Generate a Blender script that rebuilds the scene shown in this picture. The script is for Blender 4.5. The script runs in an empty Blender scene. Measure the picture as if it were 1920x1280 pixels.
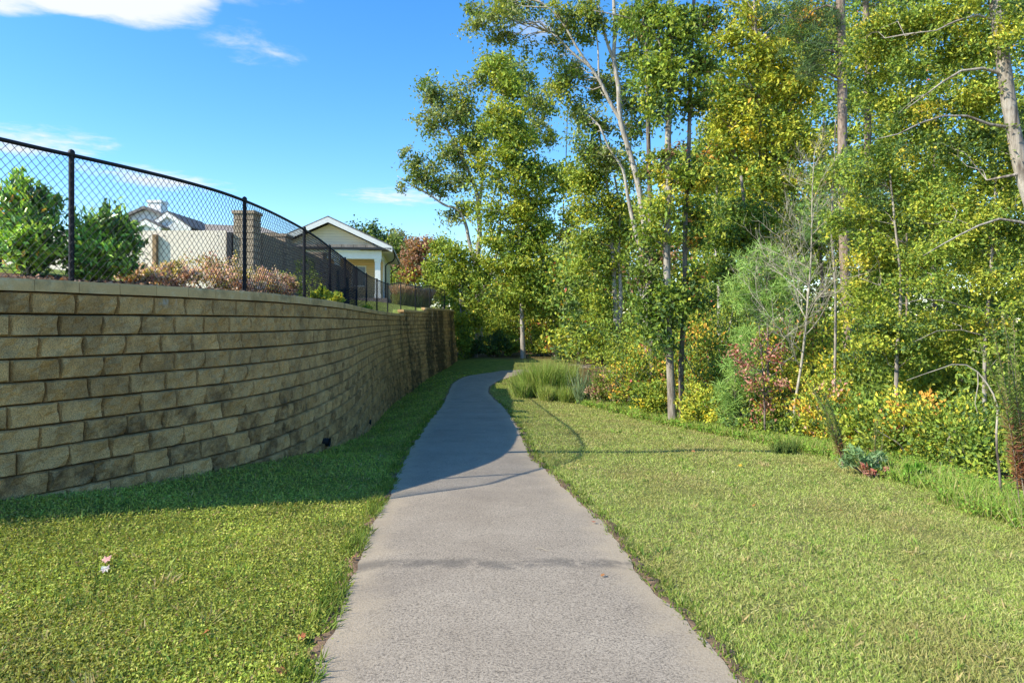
import bpy, math, random
import numpy as np
from mathutils import Vector, Matrix
rng = np.random.default_rng(7)
random.seed(7)
scene = bpy.context.scene
col = scene.collection

# ------------------------------------------------------------------ camera, sky, sun, exposure
CAMZ = 1.7                    # eye height above the path at the photographer's feet
F, CX, HY = 1280.0, 960.0, 604.0
cam_d = bpy.data.cameras.new('camera')
cam = bpy.data.objects.new('camera', cam_d); col.objects.link(cam)
cam.location = (0, 0, CAMZ); cam.rotation_euler = (math.radians(90), 0, 0)
cam_d.lens = 24.0; cam_d.sensor_width = 36.0; cam_d.shift_y = -36.0 / 1920.0
cam_d.clip_start = 0.05; cam_d.clip_end = 2000
scene.camera = cam

SUNK = Vector((1.27, 0.50, -1.0)).normalized()      # the way the light travels
EL = math.asin(-SUNK.z); AZ = math.atan2(-SUNK.x, -SUNK.y)
sun_d = bpy.data.lights.new('sun', 'SUN'); sun_d.energy = 3.1; sun_d.angle = math.radians(0.5); sun_d.color = (1.0, 0.92, 0.76)
sun = bpy.data.objects.new('sun', sun_d); col.objects.link(sun)
sun.rotation_euler = SUNK.to_track_quat('-Z', 'Y').to_euler(); sun.location = (-20, -10, 30)

world = bpy.data.worlds.new('World'); scene.world = world; world.use_nodes = True
wn = world.node_tree.nodes; wl = world.node_tree.links; wn.clear()
def wnode(t, **kw):
    n = wn.new(t)
    for k, v in kw.items(): setattr(n, k, v)
    return n
def wmath(op, a, b=None, c=None):
    n = wnode('ShaderNodeMath', operation=op)
    for i, v in enumerate((a, b, c)):
        if v is None: continue
        if isinstance(v, (int, float)): n.inputs[i].default_value = v
        else: wl.new(v, n.inputs[i])
    return n.outputs[0]
sky = wnode('ShaderNodeTexSky', sky_type='NISHITA', sun_disc=False)
sky.sun_elevation = EL; sky.sun_rotation = AZ
sky.air_density = 1.0; sky.dust_density = 0.25; sky.ozone_density = 3.0; sky.altitude = 100
hs = wnode('ShaderNodeHueSaturation'); hs.inputs['Saturation'].default_value = 1.31; hs.inputs['Hue'].default_value = 0.501; hs.inputs['Value'].default_value = 0.75
wl.new(sky.outputs[0], hs.inputs['Color'])
bg = wnode('ShaderNodeBackground'); bg.inputs[1].default_value = 0.15; wl.new(hs.outputs[0], bg.inputs[0])
bgc = wnode('ShaderNodeBackground'); bgc.inputs[0].default_value = (0.94, 0.97, 1.0, 1); bgc.inputs[1].default_value = 0.40
tc = wnode('ShaderNodeTexCoord'); sep = wnode('ShaderNodeSeparateXYZ'); wl.new(tc.outputs['Generated'], sep.inputs[0])
zz = wmath('MAXIMUM', sep.outputs[2], 0.06)
cu = wmath('DIVIDE', sep.outputs[0], zz); cv = wmath('DIVIDE', sep.outputs[1], zz)     # a flat cloud layer overhead
cmb = wnode('ShaderNodeCombineXYZ'); wl.new(cu, cmb.inputs[0]); wl.new(cv, cmb.inputs[1])
nz = wnode('ShaderNodeTexNoise'); nz.inputs['Scale'].default_value = 6.0; nz.inputs['Detail'].default_value = 5; nz.inputs['Roughness'].default_value = 0.62; nz.inputs['Distortion'].default_value = 0.25
wl.new(cmb.outputs[0], nz.inputs['Vector'])
def blob(u0, v0, ru, rv, gain):
    a = wmath('DIVIDE', wmath('SUBTRACT', cu, u0), ru); b = wmath('DIVIDE', wmath('SUBTRACT', cv, v0), rv)
    r2 = wmath('ADD', wmath('MULTIPLY', a, a), wmath('MULTIPLY', b, b))
    return wmath('MULTIPLY', wmath('MAXIMUM', wmath('SUBTRACT', 1.0, r2), 0.0), gain)
mask = None
for q in [(-1.20, 2.10, .30, .27, 1.1), (-1.62, 2.10, .45, .16, .8), (-1.0, 2.05, .28, .12, .25), (-.93, 2.50, .22, .30, .30), (-.75, 2.12, .16, .08, .28),
          (-2.60, 3.75, .55, .45, .46), (-3.2, 4.0, .8, .3, .36), (-2.55, 4.6, .5, .5, .44), (-.92, 5.45, .55, .55, .50), (0.02, 2.35, .22, .22, .34), (-2.4, 5.0, .5, .4, .4)]:
    b = blob(*q); mask = b if mask is None else wmath('ADD', mask, b)
big = wnode('ShaderNodeTexNoise'); big.inputs['Scale'].default_value = 0.55; big.inputs['Detail'].default_value = 2
wl.new(cmb.outputs[0], big.inputs['Vector'])
back = wmath('MULTIPLY', wmath('MAXIMUM', wmath('SUBTRACT', big.outputs[0], 0.60), 0.0), 2.0)     # scattered fair-weather cloud behind the camera too
back = wmath('MULTIPLY', back, wmath('LESS_THAN', sep.outputs[1], 0.0))
mask = wmath('ADD', mask, back)
mr = wnode('ShaderNodeMapRange'); mr.interpolation_type = 'SMOOTHSTEP'
wl.new(wmath('ADD', nz.outputs[0], wmath('SUBTRACT', mask, 0.30)), mr.inputs[0])
mr.inputs[1].default_value = 0.34; mr.inputs[2].default_value = 1.0; mr.inputs[3].default_value = 0; mr.inputs[4].default_value = 0.95
gate = wmath('MULTIPLY', mr.outputs[0], wmath('MINIMUM', wmath('MULTIPLY', mask, 6.0), 1.0))
mx = wnode('ShaderNodeMixShader'); wl.new(gate, mx.inputs[0]); wl.new(bg.outputs[0], mx.inputs[1]); wl.new(bgc.outputs[0], mx.inputs[2])
world.cycles.sampling_method = 'MANUAL'; world.cycles.sample_map_resolution = 256
wo = wnode('ShaderNodeOutputWorld'); wl.new(mx.outputs[0], wo.inputs[0])

vs = scene.view_settings
scene.display_settings.display_device = 'sRGB'
vs.view_transform = 'Standard'; vs.look = 'None'; vs.exposure = 1.42; vs.gamma = 1.0; vs.use_curve_mapping = False
scene.render.engine = 'CYCLES'
scene.cycles.max_bounces = 6; scene.cycles.diffuse_bounces = 3; scene.cycles.transmission_bounces = 3; scene.cycles.glossy_bounces = 2
scene.cycles.use_denoising = True

# ------------------------------------------------------------------ helpers
def P(x, y, d):
    """photo pixel (1920 x 1280) at a distance d in metres -> a point in the place"""
    return np.array([(x - CX) * d / F, d, CAMZ - (y - HY) * d / F])

def put(o, parent=None, **props):
    col.objects.link(o)
    if parent is not None: o.parent = parent
    for k, v in props.items():
        if v is not None: o[k] = v
    return o

def mesh_np(name, verts, faces, mat=None, smooth=False, colors=None, cname='Col'):
    """verts (n,3), faces (m,k) arrays"""
    verts = np.asarray(verts, dtype=np.float32); faces = np.asarray(faces, dtype=np.int32)
    me = bpy.data.meshes.new(name)
    m, k = faces.shape
    me.vertices.add(len(verts)); me.vertices.foreach_set('co', verts.ravel())
    me.loops.add(m * k); me.loops.foreach_set('vertex_index', faces.ravel())
    me.polygons.add(m)
    me.polygons.foreach_set('loop_start', np.arange(0, m * k, k, dtype=np.int32))
    try: me.polygons.foreach_set('loop_total', np.full(m, k, dtype=np.int32))
    except Exception: pass
    me.polygons.foreach_set('use_smooth', np.full(m, bool(smooth)))
    if colors is not None:
        a = me.color_attributes.new(cname, 'FLOAT_COLOR', 'POINT')
        c = np.ones((len(verts), 4), dtype=np.float32); c[:, :3] = colors
        a.data.foreach_set('color', c.ravel())
    me.update(calc_edges=True)
    if mat: me.materials.append(mat)
    return me

def obj_np(name, verts, faces, mat, parent=None, smooth=False, colors=None, **props):
    return put(bpy.data.objects.new(name, mesh_np(name, verts, faces, mat, smooth, colors)), parent, **props)

def obj_py(name, verts, faces, mat, parent=None, smooth=False, **props):
    me = bpy.data.meshes.new(name); me.from_pydata([tuple(v) for v in verts], [], faces); me.update()
    if mat: me.materials.append(mat)
    if smooth: me.polygons.foreach_set('use_smooth', [True] * len(me.polygons))
    return put(bpy.data.objects.new(name, me), parent, **props)

def empty(name, loc=(0, 0, 0), rz=0.0, **props):
    o = bpy.data.objects.new(name, None); o.empty_display_size = 0.3
    o.location = tuple(float(v) for v in loc); o.rotation_euler = (0, 0, rz)
    return put(o, None, **props)

BOXF = [(0, 3, 2, 1), (4, 5, 6, 7), (0, 1, 5, 4), (1, 2, 6, 5), (2, 3, 7, 6), (3, 0, 4, 7)]
def boxv(x0, x1, y0, y1, z0, z1):
    return [(x0, y0, z0), (x1, y0, z0), (x1, y1, z0), (x0, y1, z0), (x0, y0, z1), (x1, y0, z1), (x1, y1, z1), (x0, y1, z1)]
def box(name, x0, x1, y0, y1, z0, z1, mat, parent=None, bevel=0.0, **props):
    o = obj_py(name, boxv(x0, x1, y0, y1, z0, z1), BOXF, mat, parent, **props)
    if bevel:
        m = o.modifiers.new('b', 'BEVEL'); m.width = bevel; m.segments = 2
    return o
def prism_y(name, poly, y0, y1, mat, parent=None, **props):
    """poly: (x, z) outline counter-clockwise seen from -y, extruded from y0 to y1"""
    n = len(poly)
    v = [(x, y0, z) for x, z in poly] + [(x, y1, z) for x, z in poly]
    f = [tuple(range(n)), tuple(range(2 * n - 1, n - 1, -1))] + [(i, i + n, (i + 1) % n + n, (i + 1) % n) for i in range(n)]
    return obj_py(name, v, f, mat, parent, **props)

class Tubes:
    """tapered round tubes collected into one mesh"""
    def __init__(self): self.v = []; self.f = []; self.n = 0
    def add(self, pts, rad, sides=6, cap=True):
        pts = np.asarray(pts, dtype=float); m = len(pts)
        rad = np.broadcast_to(np.asarray(rad, dtype=float), (m,))
        t = np.gradient(pts, axis=0); t /= np.linalg.norm(t, axis=1)[:, None] + 1e-9
        ref = np.array([0.31, 0.77, 0.12]) if abs(t[0, 2]) > 0.6 else np.array([0.05, 0.03, 1.0])
        a = np.cross(t, ref); a /= np.linalg.norm(a, axis=1)[:, None] + 1e-9
        b = np.cross(t, a)
        ang = np.arange(sides) * 2 * math.pi / sides
        ring = pts[:, None, :] + rad[:, None, None] * (np.cos(ang)[None, :, None] * a[:, None, :] + np.sin(ang)[None, :, None] * b[:, None, :])
        self.v.append(ring.reshape(-1, 3))
        i = np.arange(m - 1)[:, None] * sides; j = np.arange(sides)[None, :]; j2 = (j + 1) % sides
        q = np.stack([i + j, i + j2, i + sides + j2, i + sides + j], axis=-1).reshape(-1, 4) + self.n
        self.f.append(q)
        self.n += m * sides
        if cap and sides >= 4:
            e = self.n - sides
            if sides == 4: self.f.append(np.array([[e, e + 1, e + 2, e + 3]]))
            elif sides == 6: self.f.append(np.array([[e, e + 1, e + 2, e + 3], [e, e + 3, e + 4, e + 5]]))
            elif sides == 8: self.f.append(np.array([[e, e + 1, e + 2, e + 3], [e, e + 3, e + 4, e + 5], [e, e + 5, e + 6, e + 7]]))
    def build(self, name, mat, parent=None, smooth=True, **props):
        if not self.v: return None
        v = np.concatenate(self.v); f = np.concatenate(self.f)
        if parent is not None: v = v - np.array(parent.location)
        return obj_np(name, v, f, mat, parent, smooth, **props)

class Leaves:
    """small folded leaf faces with a colour each, collected into one mesh"""
    def __init__(self): self.c = []; self.d = []; self.nm = []; self.L = []; self.W = []; self.col = []
    def add(self, c, d, nm, L, W, colr):
        n = len(c); self.c.append(c); self.d.append(d); self.nm.append(nm)
        self.L.append(np.broadcast_to(L, (n,))); self.W.append(np.broadcast_to(W, (n,))); self.col.append(colr)
    def count(self): return sum(len(c) for c in self.c)
    def build(self, name, mat, parent=None, fold=0.25, widest=0.45, **props):
        if not self.c: return None
        c = np.concatenate(self.c); d = np.concatenate(self.d); nm = np.concatenate(self.nm)
        L = np.concatenate(self.L)[:, None]; W = np.concatenate(self.W)[:, None]; cl = np.concatenate(self.col)
        d = d / (np.linalg.norm(d, axis=1)[:, None] + 1e-9)
        s = np.cross(d, nm); s /= np.linalg.norm(s, axis=1)[:, None] + 1e-9
        u = np.cross(s, d)
        base = c - d * L * 0.5; tip = c + d * L * 0.5
        mid = base + d * L * widest + u * W * fold
        v = np.stack([base, mid + s * W * 0.5, tip, mid - s * W * 0.5], axis=1).reshape(-1, 3)
        if parent is not None: v = v - np.array(parent.location)
        f = np.arange(len(v)).reshape(-1, 4)
        return obj_np(name, v, f, mat, parent, False, np.repeat(cl, 4, axis=0), **props)

def unit(n):
    v = rng.normal(size=(n, 3)); return v / (np.linalg.norm(v, axis=1)[:, None] + 1e-9)

def pick(pal, n, base=None, mixp=0.6):
    w = np.array([p[0] for p in pal], dtype=float); w /= w.sum()
    cs = np.array([p[1] for p in pal])
    idx = rng.choice(len(pal), size=n, p=w)
    if base is not None: idx = np.where(rng.random(n) < mixp, base, idx)
    c = cs[idx] * rng.uniform(0.72, 1.28, size=(n, 1)) * rng.uniform(0.92, 1.08, size=(n, 3))
    return c
def pick_base(pal):
    w = np.array([p[0] for p in pal], dtype=float); w /= w.sum()
    return int(rng.choice(len(pal), p=w))

# ------------------------------------------------------------------ materials (all procedural)
def new_mat(name):
    m = bpy.data.materials.new(name); m.use_nodes = True
    nt = m.node_tree; b = nt.nodes['Principled BSDF']
    return m, nt, b
class NT:
    def __init__(self, nt): self.nt = nt
    def n(self, t, **kw):
        x = self.nt.nodes.new(t)
        for k, v in kw.items():
            if k.startswith('i_'):
                x.inputs[k[2:].replace('_', ' ')].default_value = v
            else: setattr(x, k, v)
        return x
    def l(self, a, b): self.nt.links.new(a, b)
    def m(self, op, a, b=None, c=None):
        x = self.n('ShaderNodeMath', operation=op)
        for i, v in enumerate((a, b, c)):
            if v is None: continue
            if isinstance(v, (int, float)): x.inputs[i].default_value = v
            else: self.l(v, x.inputs[i])
        return x.outputs[0]
    def noise(self, vec, scale, detail=4, rough=0.55, dist=0.0):
        x = self.n('ShaderNodeTexNoise'); x.inputs['Scale'].default_value = scale; x.inputs['Detail'].default_value = detail
        x.inputs['Roughness'].default_value = rough; x.inputs['Distortion'].default_value = dist
        if vec is not None: self.l(vec, x.inputs['Vector'])
        return x.outputs[0]
    def ramp(self, fac, stops, interp='LINEAR'):
        x = self.n('ShaderNodeValToRGB'); x.color_ramp.interpolation = interp
        e = x.color_ramp.elements
        while len(e) < len(stops): e.new(0.5)
        for k, (p, c) in enumerate(stops):
            e[k].position = p; e[k].color = (c[0], c[1], c[2], 1) if not isinstance(c, (int, float)) else (c, c, c, 1)
        self.l(fac, x.inputs[0]); return x.outputs[0]
    def mix(self, fac, a, b, mode='MIX'):
        x = self.n('ShaderNodeMix', data_type='RGBA', blend_type=mode)
        for s, v in ((0, fac), (6, a), (7, b)):
            if isinstance(v, (int, float)): x.inputs[s].default_value = v
            elif isinstance(v, tuple): x.inputs[s].default_value = (v[0], v[1], v[2], 1)
            else: self.l(v, x.inputs[s])
        return x.outputs[2]
    def map(self, v, a, b, c=0.0, d=1.0, smooth=True):
        x = self.n('ShaderNodeMapRange'); x.interpolation_type = 'SMOOTHSTEP' if smooth else 'LINEAR'
        self.l(v, x.inputs[0]); x.inputs[1].default_value = a; x.inputs[2].default_value = b; x.inputs[3].default_value = c; x.inputs[4].default_value = d
        return x.outputs[0]
    def pos(self): return self.n('ShaderNodeNewGeometry').outputs['Position']
    def obj(self): return self.n('ShaderNodeTexCoord').outputs['Object']
    def scaled(self, vec, s):
        x = self.n('ShaderNodeMapping'); x.inputs['Scale'].default_value = s; self.l(vec, x.inputs['Vector']); return x.outputs[0]
    def bump(self, h, strength, dist, bsdf):
        x = self.n('ShaderNodeBump'); x.inputs['Strength'].default_value = strength; x.inputs['Distance'].default_value = dist
        self.l(h, x.inputs['Height']); self.l(x.outputs[0], bsdf.inputs['Normal'])

def plain(name, c, rough=0.6, var=0.12, scale=6.0, bump=0.0, bscale=40.0, metallic=0.0, spec=0.4):
    m, nt, b = new_mat(name); k = NT(nt)
    n = k.noise(k.pos(), scale, 3, 0.6)
    lo = tuple(v * (1 - var) for v in c); hi = tuple(min(1, v * (1 + var)) for v in c)
    k.l(k.ramp(n, [(0.3, lo), (0.7, hi)]), b.inputs['Base Color'])
    b.inputs['Roughness'].default_value = rough; b.inputs['Metallic'].default_value = metallic; b.inputs['Specular IOR Level'].default_value = spec
    if bump: k.bump(k.noise(k.pos(), bscale, 2, 0.6), bump, 0.01, b)
    return m

def leaf_mat(name, trans=0.35, rough=0.55, spec=0.25):
    m, nt, b = new_mat(name); k = NT(nt)
    at = k.n('ShaderNodeAttribute', attribute_name='Col')
    k.l(at.outputs['Color'], b.inputs['Base Color']); b.inputs['Roughness'].default_value = rough; b.inputs['Specular IOR Level'].default_value = spec
    tr = k.n('ShaderNodeBsdfTranslucent')
    k.l(k.mix(1.0, at.outputs['Color'], (1.25, 1.15, 0.6), 'MULTIPLY'), tr.inputs[0])
    ms = k.n('ShaderNodeMixShader'); ms.inputs[0].default_value = trans
    k.l(b.outputs[0], ms.inputs[1]); k.l(tr.outputs[0], ms.inputs[2])
    k.l(ms.outputs[0], nt.nodes['Material Output'].inputs[0])
    return m

def bark_mat(name, c, dark, stretch=(9, 9, 1.2), patch=0.0, pc=(0.5, 0.5, 0.45)):
    m, nt, b = new_mat(name); k = NT(nt); p = k.pos()
    n = k.noise(k.scaled(p, stretch), 1.6, 3, 0.65, 0.4)
    cc = k.ramp(n, [(0.32, dark), (0.62, c)])
    if patch:
        q = k.map(k.noise(p, 1.7, 4, 0.6), 0.5, 0.62)
        cc = k.mix(k.m('MULTIPLY', q, patch), cc, pc)
    k.l(cc, b.inputs['Base Color']); b.inputs['Roughness'].default_value = 0.9; b.inputs['Specular IOR Level'].default_value = 0.15
    k.bump(n, 0.8, 0.03, b)
    return m

M = {}
M['leaf'] = leaf_mat('leaf', 0.30)
M['glossy_leaf'] = leaf_mat('glossy_leaf', 0.22, 0.32, 0.5)
M['needle'] = leaf_mat('needle', 0.15, 0.5, 0.3)
M['grass'] = leaf_mat('grass_blade', 0.30, 0.6, 0.2)
M['dry_leaf'] = leaf_mat('dry_leaf', 0.15, 0.8, 0.1)
M['bark_pale'] = bark_mat('bark_pale', (0.43, 0.39, 0.335), (0.17, 0.15, 0.125), patch=0.5, pc=(0.54, 0.51, 0.46))
M['bark_grey'] = bark_mat('bark_grey', (0.36, 0.32, 0.27), (0.11, 0.09, 0.075), patch=0.4, pc=(0.47, 0.44, 0.39))
M['bark_dark'] = bark_mat('bark_dark', (0.20, 0.165, 0.135), (0.05, 0.042, 0.035), patch=0.4, pc=(0.34,0.30,0.25))
M['bark_pine'] = bark_mat('bark_pine', (0.32, 0.25, 0.20), (0.11, 0.08, 0.065), (7, 7, 2.2))
M['twig_pale'] = plain('twig_pale', (0.36, 0.32, 0.25), 0.85, 0.3)

def block_material():
    m, nt, b = new_mat('split_faced_concrete'); k = NT(nt); p = k.pos()
    oi = k.n('ShaderNodeObjectInfo'); ge = k.n('ShaderNodeNewGeometry')
    r = k.m('FRACT', k.m('ADD', oi.outputs['Random'], ge.outputs['Random Per Island']))
    base = k.ramp(r, [(0.0, (0.52, 0.315, 0.130)), (0.35, (0.70, 0.435, 0.185)), (0.7, (0.60, 0.385, 0.172)), (1.0, (0.76, 0.48, 0.21))])
    tone = k.noise(p, 3.2, 3, 0.6)
    base = k.mix(k.map(tone, 0.42, 0.62), base, k.mix(1.0, base, (0.72, 0.72, 0.74), 'MULTIPLY'))
    rust = k.noise(k.scaled(p, (1, 1, 3.0)), 2.1, 3, 0.65, 0.8)
    base = k.mix(k.map(rust, 0.58, 0.74, 0, 0.6), base, (0.46, 0.28, 0.10))
    grain = k.noise(p, 130, 1, 0.7)
    base = k.mix(0.7, base, k.ramp(grain, [(0.34, 0.35), (0.5, 0.95), (0.62, 1.3)]), 'MULTIPLY')
    fleck = k.map(k.noise(p, 260, 1, 0.5), 0.70, 0.76)
    base = k.mix(k.m('MULTIPLY', fleck, 0.55), base, (0.75, 0.68, 0.55))
    # damp, dirt-stained blocks, a few of them, mostly along the lower courses
    sx = k.n('ShaderNodeSeparateXYZ'); k.l(p, sx.inputs[0])
    # (which blocks: a random number of the block's own; where on it: noise)
    r2 = k.m('FRACT', k.m('MULTIPLY', r, 7.31))
    low = k.map(sx.outputs[2], 0.95, 0.25)
    dirty = k.map(k.m('ADD', r2, k.m('MULTIPLY', low, 0.34)), 0.86, 1.06)
    spot = k.map(k.noise(p, 5.0, 4, 0.75, 0.2), 0.30, 0.72)
    base = k.mix(k.m('MULTIPLY', k.m('MULTIPLY', dirty, spot), 0.85), base, (0.09, 0.058, 0.032))
    # black algae streaks down the far stretch
    st = k.noise(k.scaled(p, (.62, .62, 0.09)), 1.0, 2, 0.55, 0.3)
    brk = k.noise(p, 4.0, 3, 0.65)
    streak = k.m('MULTIPLY', k.map(k.m('ADD', st, k.m('MULTIPLY', brk, 0.55)), 0.74, 0.90), k.map(sx.outputs[1], 24, 31))
    base = k.mix(k.m('MULTIPLY', streak, 0.80), base, (0.05, 0.046, 0.034))
    # lime bloom below the cap
    lime = k.m('MULTIPLY', k.map(k.noise(k.scaled(p, (2.2, 2.2, 0.5)), 2.0, 4, 0.6), 0.62, 0.70), k.map(sx.outputs[2], CAMZ + 0.12, CAMZ + 0.26))
    base = k.mix(k.m('MULTIPLY', lime, 0.55), base, (0.60, 0.60, 0.54))
    k.l(base, b.inputs['Base Color']); b.inputs['Roughness'].default_value = 0.95; b.inputs['Specular IOR Level'].default_value = 0.12
    h = k.m('ADD', k.noise(p, 28, 3, 0.7), k.m('MULTIPLY', grain, 0.5))
    k.bump(h, 1.0, 0.03, b)
    return m
M['block'] = block_material()
def cap_material():
    m, nt, b = new_mat('cap_concrete'); k = NT(nt); p = k.pos()
    oi = k.n('ShaderNodeObjectInfo')
    base = k.ramp(oi.outputs['Random'], [(0, (0.56, 0.37, 0.17)), (1, (0.68, 0.46, 0.22))])
    base = k.mix(k.map(k.noise(p, 6, 5, 0.65), 0.5, 0.66, 0, 0.55), base, (0.66, 0.53, 0.33))
    base = k.mix(k.map(k.noise(p, 2.3, 5, 0.65), 0.52, 0.68, 0, 0.6), base, (0.22, 0.17, 0.09))
    base = k.mix(0.4, base, k.ramp(k.noise(p, 140, 2), [(0.35, 0.4), (0.6, 1.0)]), 'MULTIPLY')
    k.l(base, b.inputs['Base Color']); b.inputs['Roughness'].default_value = 0.95; b.inputs['Specular IOR Level'].default_value = 0.12
    k.bump(k.noise(p, 60, 5, 0.7), 0.5, 0.008, b)
    return m
M['cap'] = cap_material()
M['core'] = plain('wall_backfill', (0.02, 0.017, 0.014), 1.0, 0.2)
M['black_vinyl'] = plain('black_vinyl', (0.010, 0.011, 0.014), 0.5, 0.2, spec=0.3)
M['black_plastic'] = plain('black_plastic', (0.010, 0.010, 0.011), 0.6, 0.2)

def ground_material():
    m, nt, b = new_mat('lawn_ground'); k = NT(nt); p = k.pos()
    sx = k.n('ShaderNodeSeparateXYZ'); k.l(p, sx.inputs[0])
    n1 = k.noise(p, 0.55, 2, 0.6); n2 = k.noise(p, 3.3, 3, 0.7); n3 = k.noise(p, 38, 2, 0.75)
    left = k.ramp(n2, [(0.30, (0.125, 0.15, 0.035)), (0.50, (0.20, 0.235, 0.045)), (0.70, (0.27, 0.30, 0.06))])
    right = k.ramp(n2, [(0.30, (0.165, 0.175, 0.05)), (0.50, (0.25, 0.255, 0.078)), (0.70, (0.33, 0.315, 0.12))])
    c = k.mix(k.map(sx.outputs[0], -0.6, 1.0), left, right)
    c = k.mix(k.map(n1, 0.55, 0.72, 0, 0.35), c, (0.25, 0.215, 0.085))
    c = k.mix(0.75, c, k.ramp(n3, [(0.30, 0.28), (0.55, 0.95), (0.7, 1.25)]), 'MULTIPLY')
    # leaf litter on the wood's floor
    at = k.n('ShaderNodeAttribute', attribute_name='litter')
    lit = k.ramp(k.noise(p, 9, 3, 0.7), [(0.3, (0.075, 0.05, 0.025)), (0.55, (0.17, 0.115, 0.06)), (0.72, (0.10, 0.12, 0.035))])
    c = k.mix(at.outputs['Fac'], c, lit)
    k.l(c, b.inputs['Base Color']); b.inputs['Roughness'].default_value = 1.0; b.inputs['Specular IOR Level'].default_value = 0.05
    k.bump(n3, 1.0, 0.035, b)
    return m
M['lawn'] = ground_material()
def asphalt_material():
    m, nt, b = new_mat('worn_asphalt'); k = NT(nt); p = k.pos()
    fine = k.noise(p, 210, 1, 0.6); mid = k.noise(p, 75, 2, 0.7); pat = k.noise(p, 1.6, 3, 0.6)
    c = k.ramp(pat, [(0.3, (0.305, 0.255, 0.195)), (0.7, (0.378, 0.320, 0.247))])
    c = k.mix(0.85, c, k.ramp(mid, [(0.32, 0.32), (0.50, 0.95), (0.68, 1.25)]), 'MULTIPLY')
    c = k.mix(0.7, c, k.ramp(fine, [(0.34, 0.40), (0.50, 1.0), (0.68, 1.22)]), 'MULTIPLY')
    # sand washed over the two edges (attribute runs 0 at an edge to 1 at the middle)
    at = k.n('ShaderNodeAttribute', attribute_name='edge')
    e = k.m('ADD', at.outputs['Fac'], k.m('MULTIPLY', k.m('SUBTRACT', k.noise(p, 3.5, 5, 0.65), 0.5), 0.55))
    c = k.mix(k.map(e, 0.02, 0.34, 0.62, 0.0), c, (0.40, 0.325, 0.225))
    # a dark tar band where two pours meet, ragged
    sx = k.n('ShaderNodeSeparateXYZ'); k.l(p, sx.inputs[0])
    yb = k.m('ADD', k.m('SUBTRACT', sx.outputs[1], 4.93), k.m('MULTIPLY', k.m('SUBTRACT', k.noise(k.scaled(p, (1, .2, 1)), 1.9, 3, 0.5), 0.5), 0.5))
    band = k.m('MULTIPLY', k.map(k.m('ABSOLUTE', yb), 0.03, 0.17, 1, 0), k.map(k.noise(p, 6, 5, 0.7), 0.36, 0.56))
    c = k.mix(k.m('MULTIPLY', band, 0.6), c, (0.085, 0.078, 0.070))
    c = k.mix(k.map(k.noise(p, 0.9, 3, 0.6, 0.5), 0.50, 0.70, 0, 0.28), c, (0.17, 0.145, 0.12))
    crack = k.m('MULTIPLY', k.map(k.m('ABSOLUTE', k.m('ADD', k.m('SUBTRACT', sx.outputs[1], 24.6), k.m('MULTIPLY', k.noise(p, 1.2, 3), 0.5))), 0.02, 0.09, 1, 0), 0.4)
    c = k.mix(crack, c, (0.06, 0.06, 0.06))
    k.l(c, b.inputs['Base Color']); b.inputs['Roughness'].default_value = 0.92; b.inputs['Specular IOR Level'].default_value = 0.2
    k.bump(k.m('ADD', k.m('MULTIPLY', mid, 1.0), k.m('MULTIPLY', fine, 0.6)), 0.55, 0.006, b)
    return m
M['asphalt'] = asphalt_material()
M['soil'] = plain('bare_soil', (0.20, 0.135, 0.085), 1.0, 0.5, 14, 0.9, 60, spec=0.05)
M['mulch'] = plain('mulch_ground', (0.16, 0.105, 0.075), 1.0, 0.5, 12, 1.0, 40, spec=0.05)
M['terrace_lawn'] = plain('terrace_lawn', (0.19, 0.24, 0.06), 1.0, 0.35, 3, 1.0, 40, spec=0.05)

# ------------------------------------------------------------------ lines that shape the place (x right, y away, h = metres below the eye)
PROF = np.array([(-40, .9), (-20, 1.15), (0, 1.5), (3.15, 1.66), (5.9, 1.82), (8.5, 1.97), (11.2, 2.14), (15, 2.40), (20, 2.68), (25, 2.90), (30, 3.0), (35, 2.97), (38, 2.92), (42, 2.72), (48, 2.5), (60, 2.3), (100, 1.8), (400, 0.8)])
WBAS = np.array([(-40, .5), (0, 1.2), (6, 1.55), (6.75, 1.64), (7.25, 1.69), (8.5, 1.81), (9.3, 1.90), (11.3, 2.13), (13, 2.30), (16.3, 2.65), (20, 2.92), (25, 3.16), (32, 3.32), (38, 2.90), (44, 2.48), (50, 2.3), (400, .8)])
WALL = np.array([(-16.0, -4.0), (-10.5, 0.6), (-7.2, 3.75), (-5.6, 5.05), (-4.50, 5.95), (-4.18, 6.6), (-3.85, 7.3), (-3.55, 8.1), (-3.33, 9.0), (-3.24, 10.2), (-3.28, 12.0), (-3.42, 13.8), (-3.75, 16.5), (-4.25, 20.5), (-4.75, 25.0), (-5.0, 29.0), (-5.05, 32.0), (-4.75, 36.0), (-4.2, 40.0), (-3.72, 44.0)])
# path edges, measured where they cross the ground
def ground_pt(x, y):
    ds = np.linspace(2.0, 60, 6000); hh = np.interp(ds, PROF[:, 0], PROF[:, 1])
    yy = HY + F * hh / ds
    i = np.argmin(np.abs(yy - y) + (ds > 46) * 50)
    return ((x - CX) * ds[i] / F, ds[i])
PL = [(-.85, -12), (-.88, -4), (-.90, 1.5)] + [ground_pt(*q) for q in [(590, 1280), (651, 1100), (693, 1000), (740, 905), (759, 860), (777, 830), (797, 800), (828, 760), (840, 740), (848, 722), (862, 711), (885, 703.5), (925, 698)]] + [(1.0, 42.3), (3.2, 43.2), (7, 43.0), (14, 41.5), (26, 40)]
PR = [(1.10, -12), (1.07, -4), (1.05, 1.5)] + [ground_pt(*q) for q in [(1385, 1280), (1220, 1100), (1143, 1000), (1048, 905), (997, 860), (984, 832), (971, 802), (943, 762), (919, 741), (915, 731), (921, 722), (936, 713.5), (955, 707)]] + [(1.5, 39.6), (3.2, 40.8), (7, 40.8), (14, 39.3), (26, 37.8)]
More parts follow.
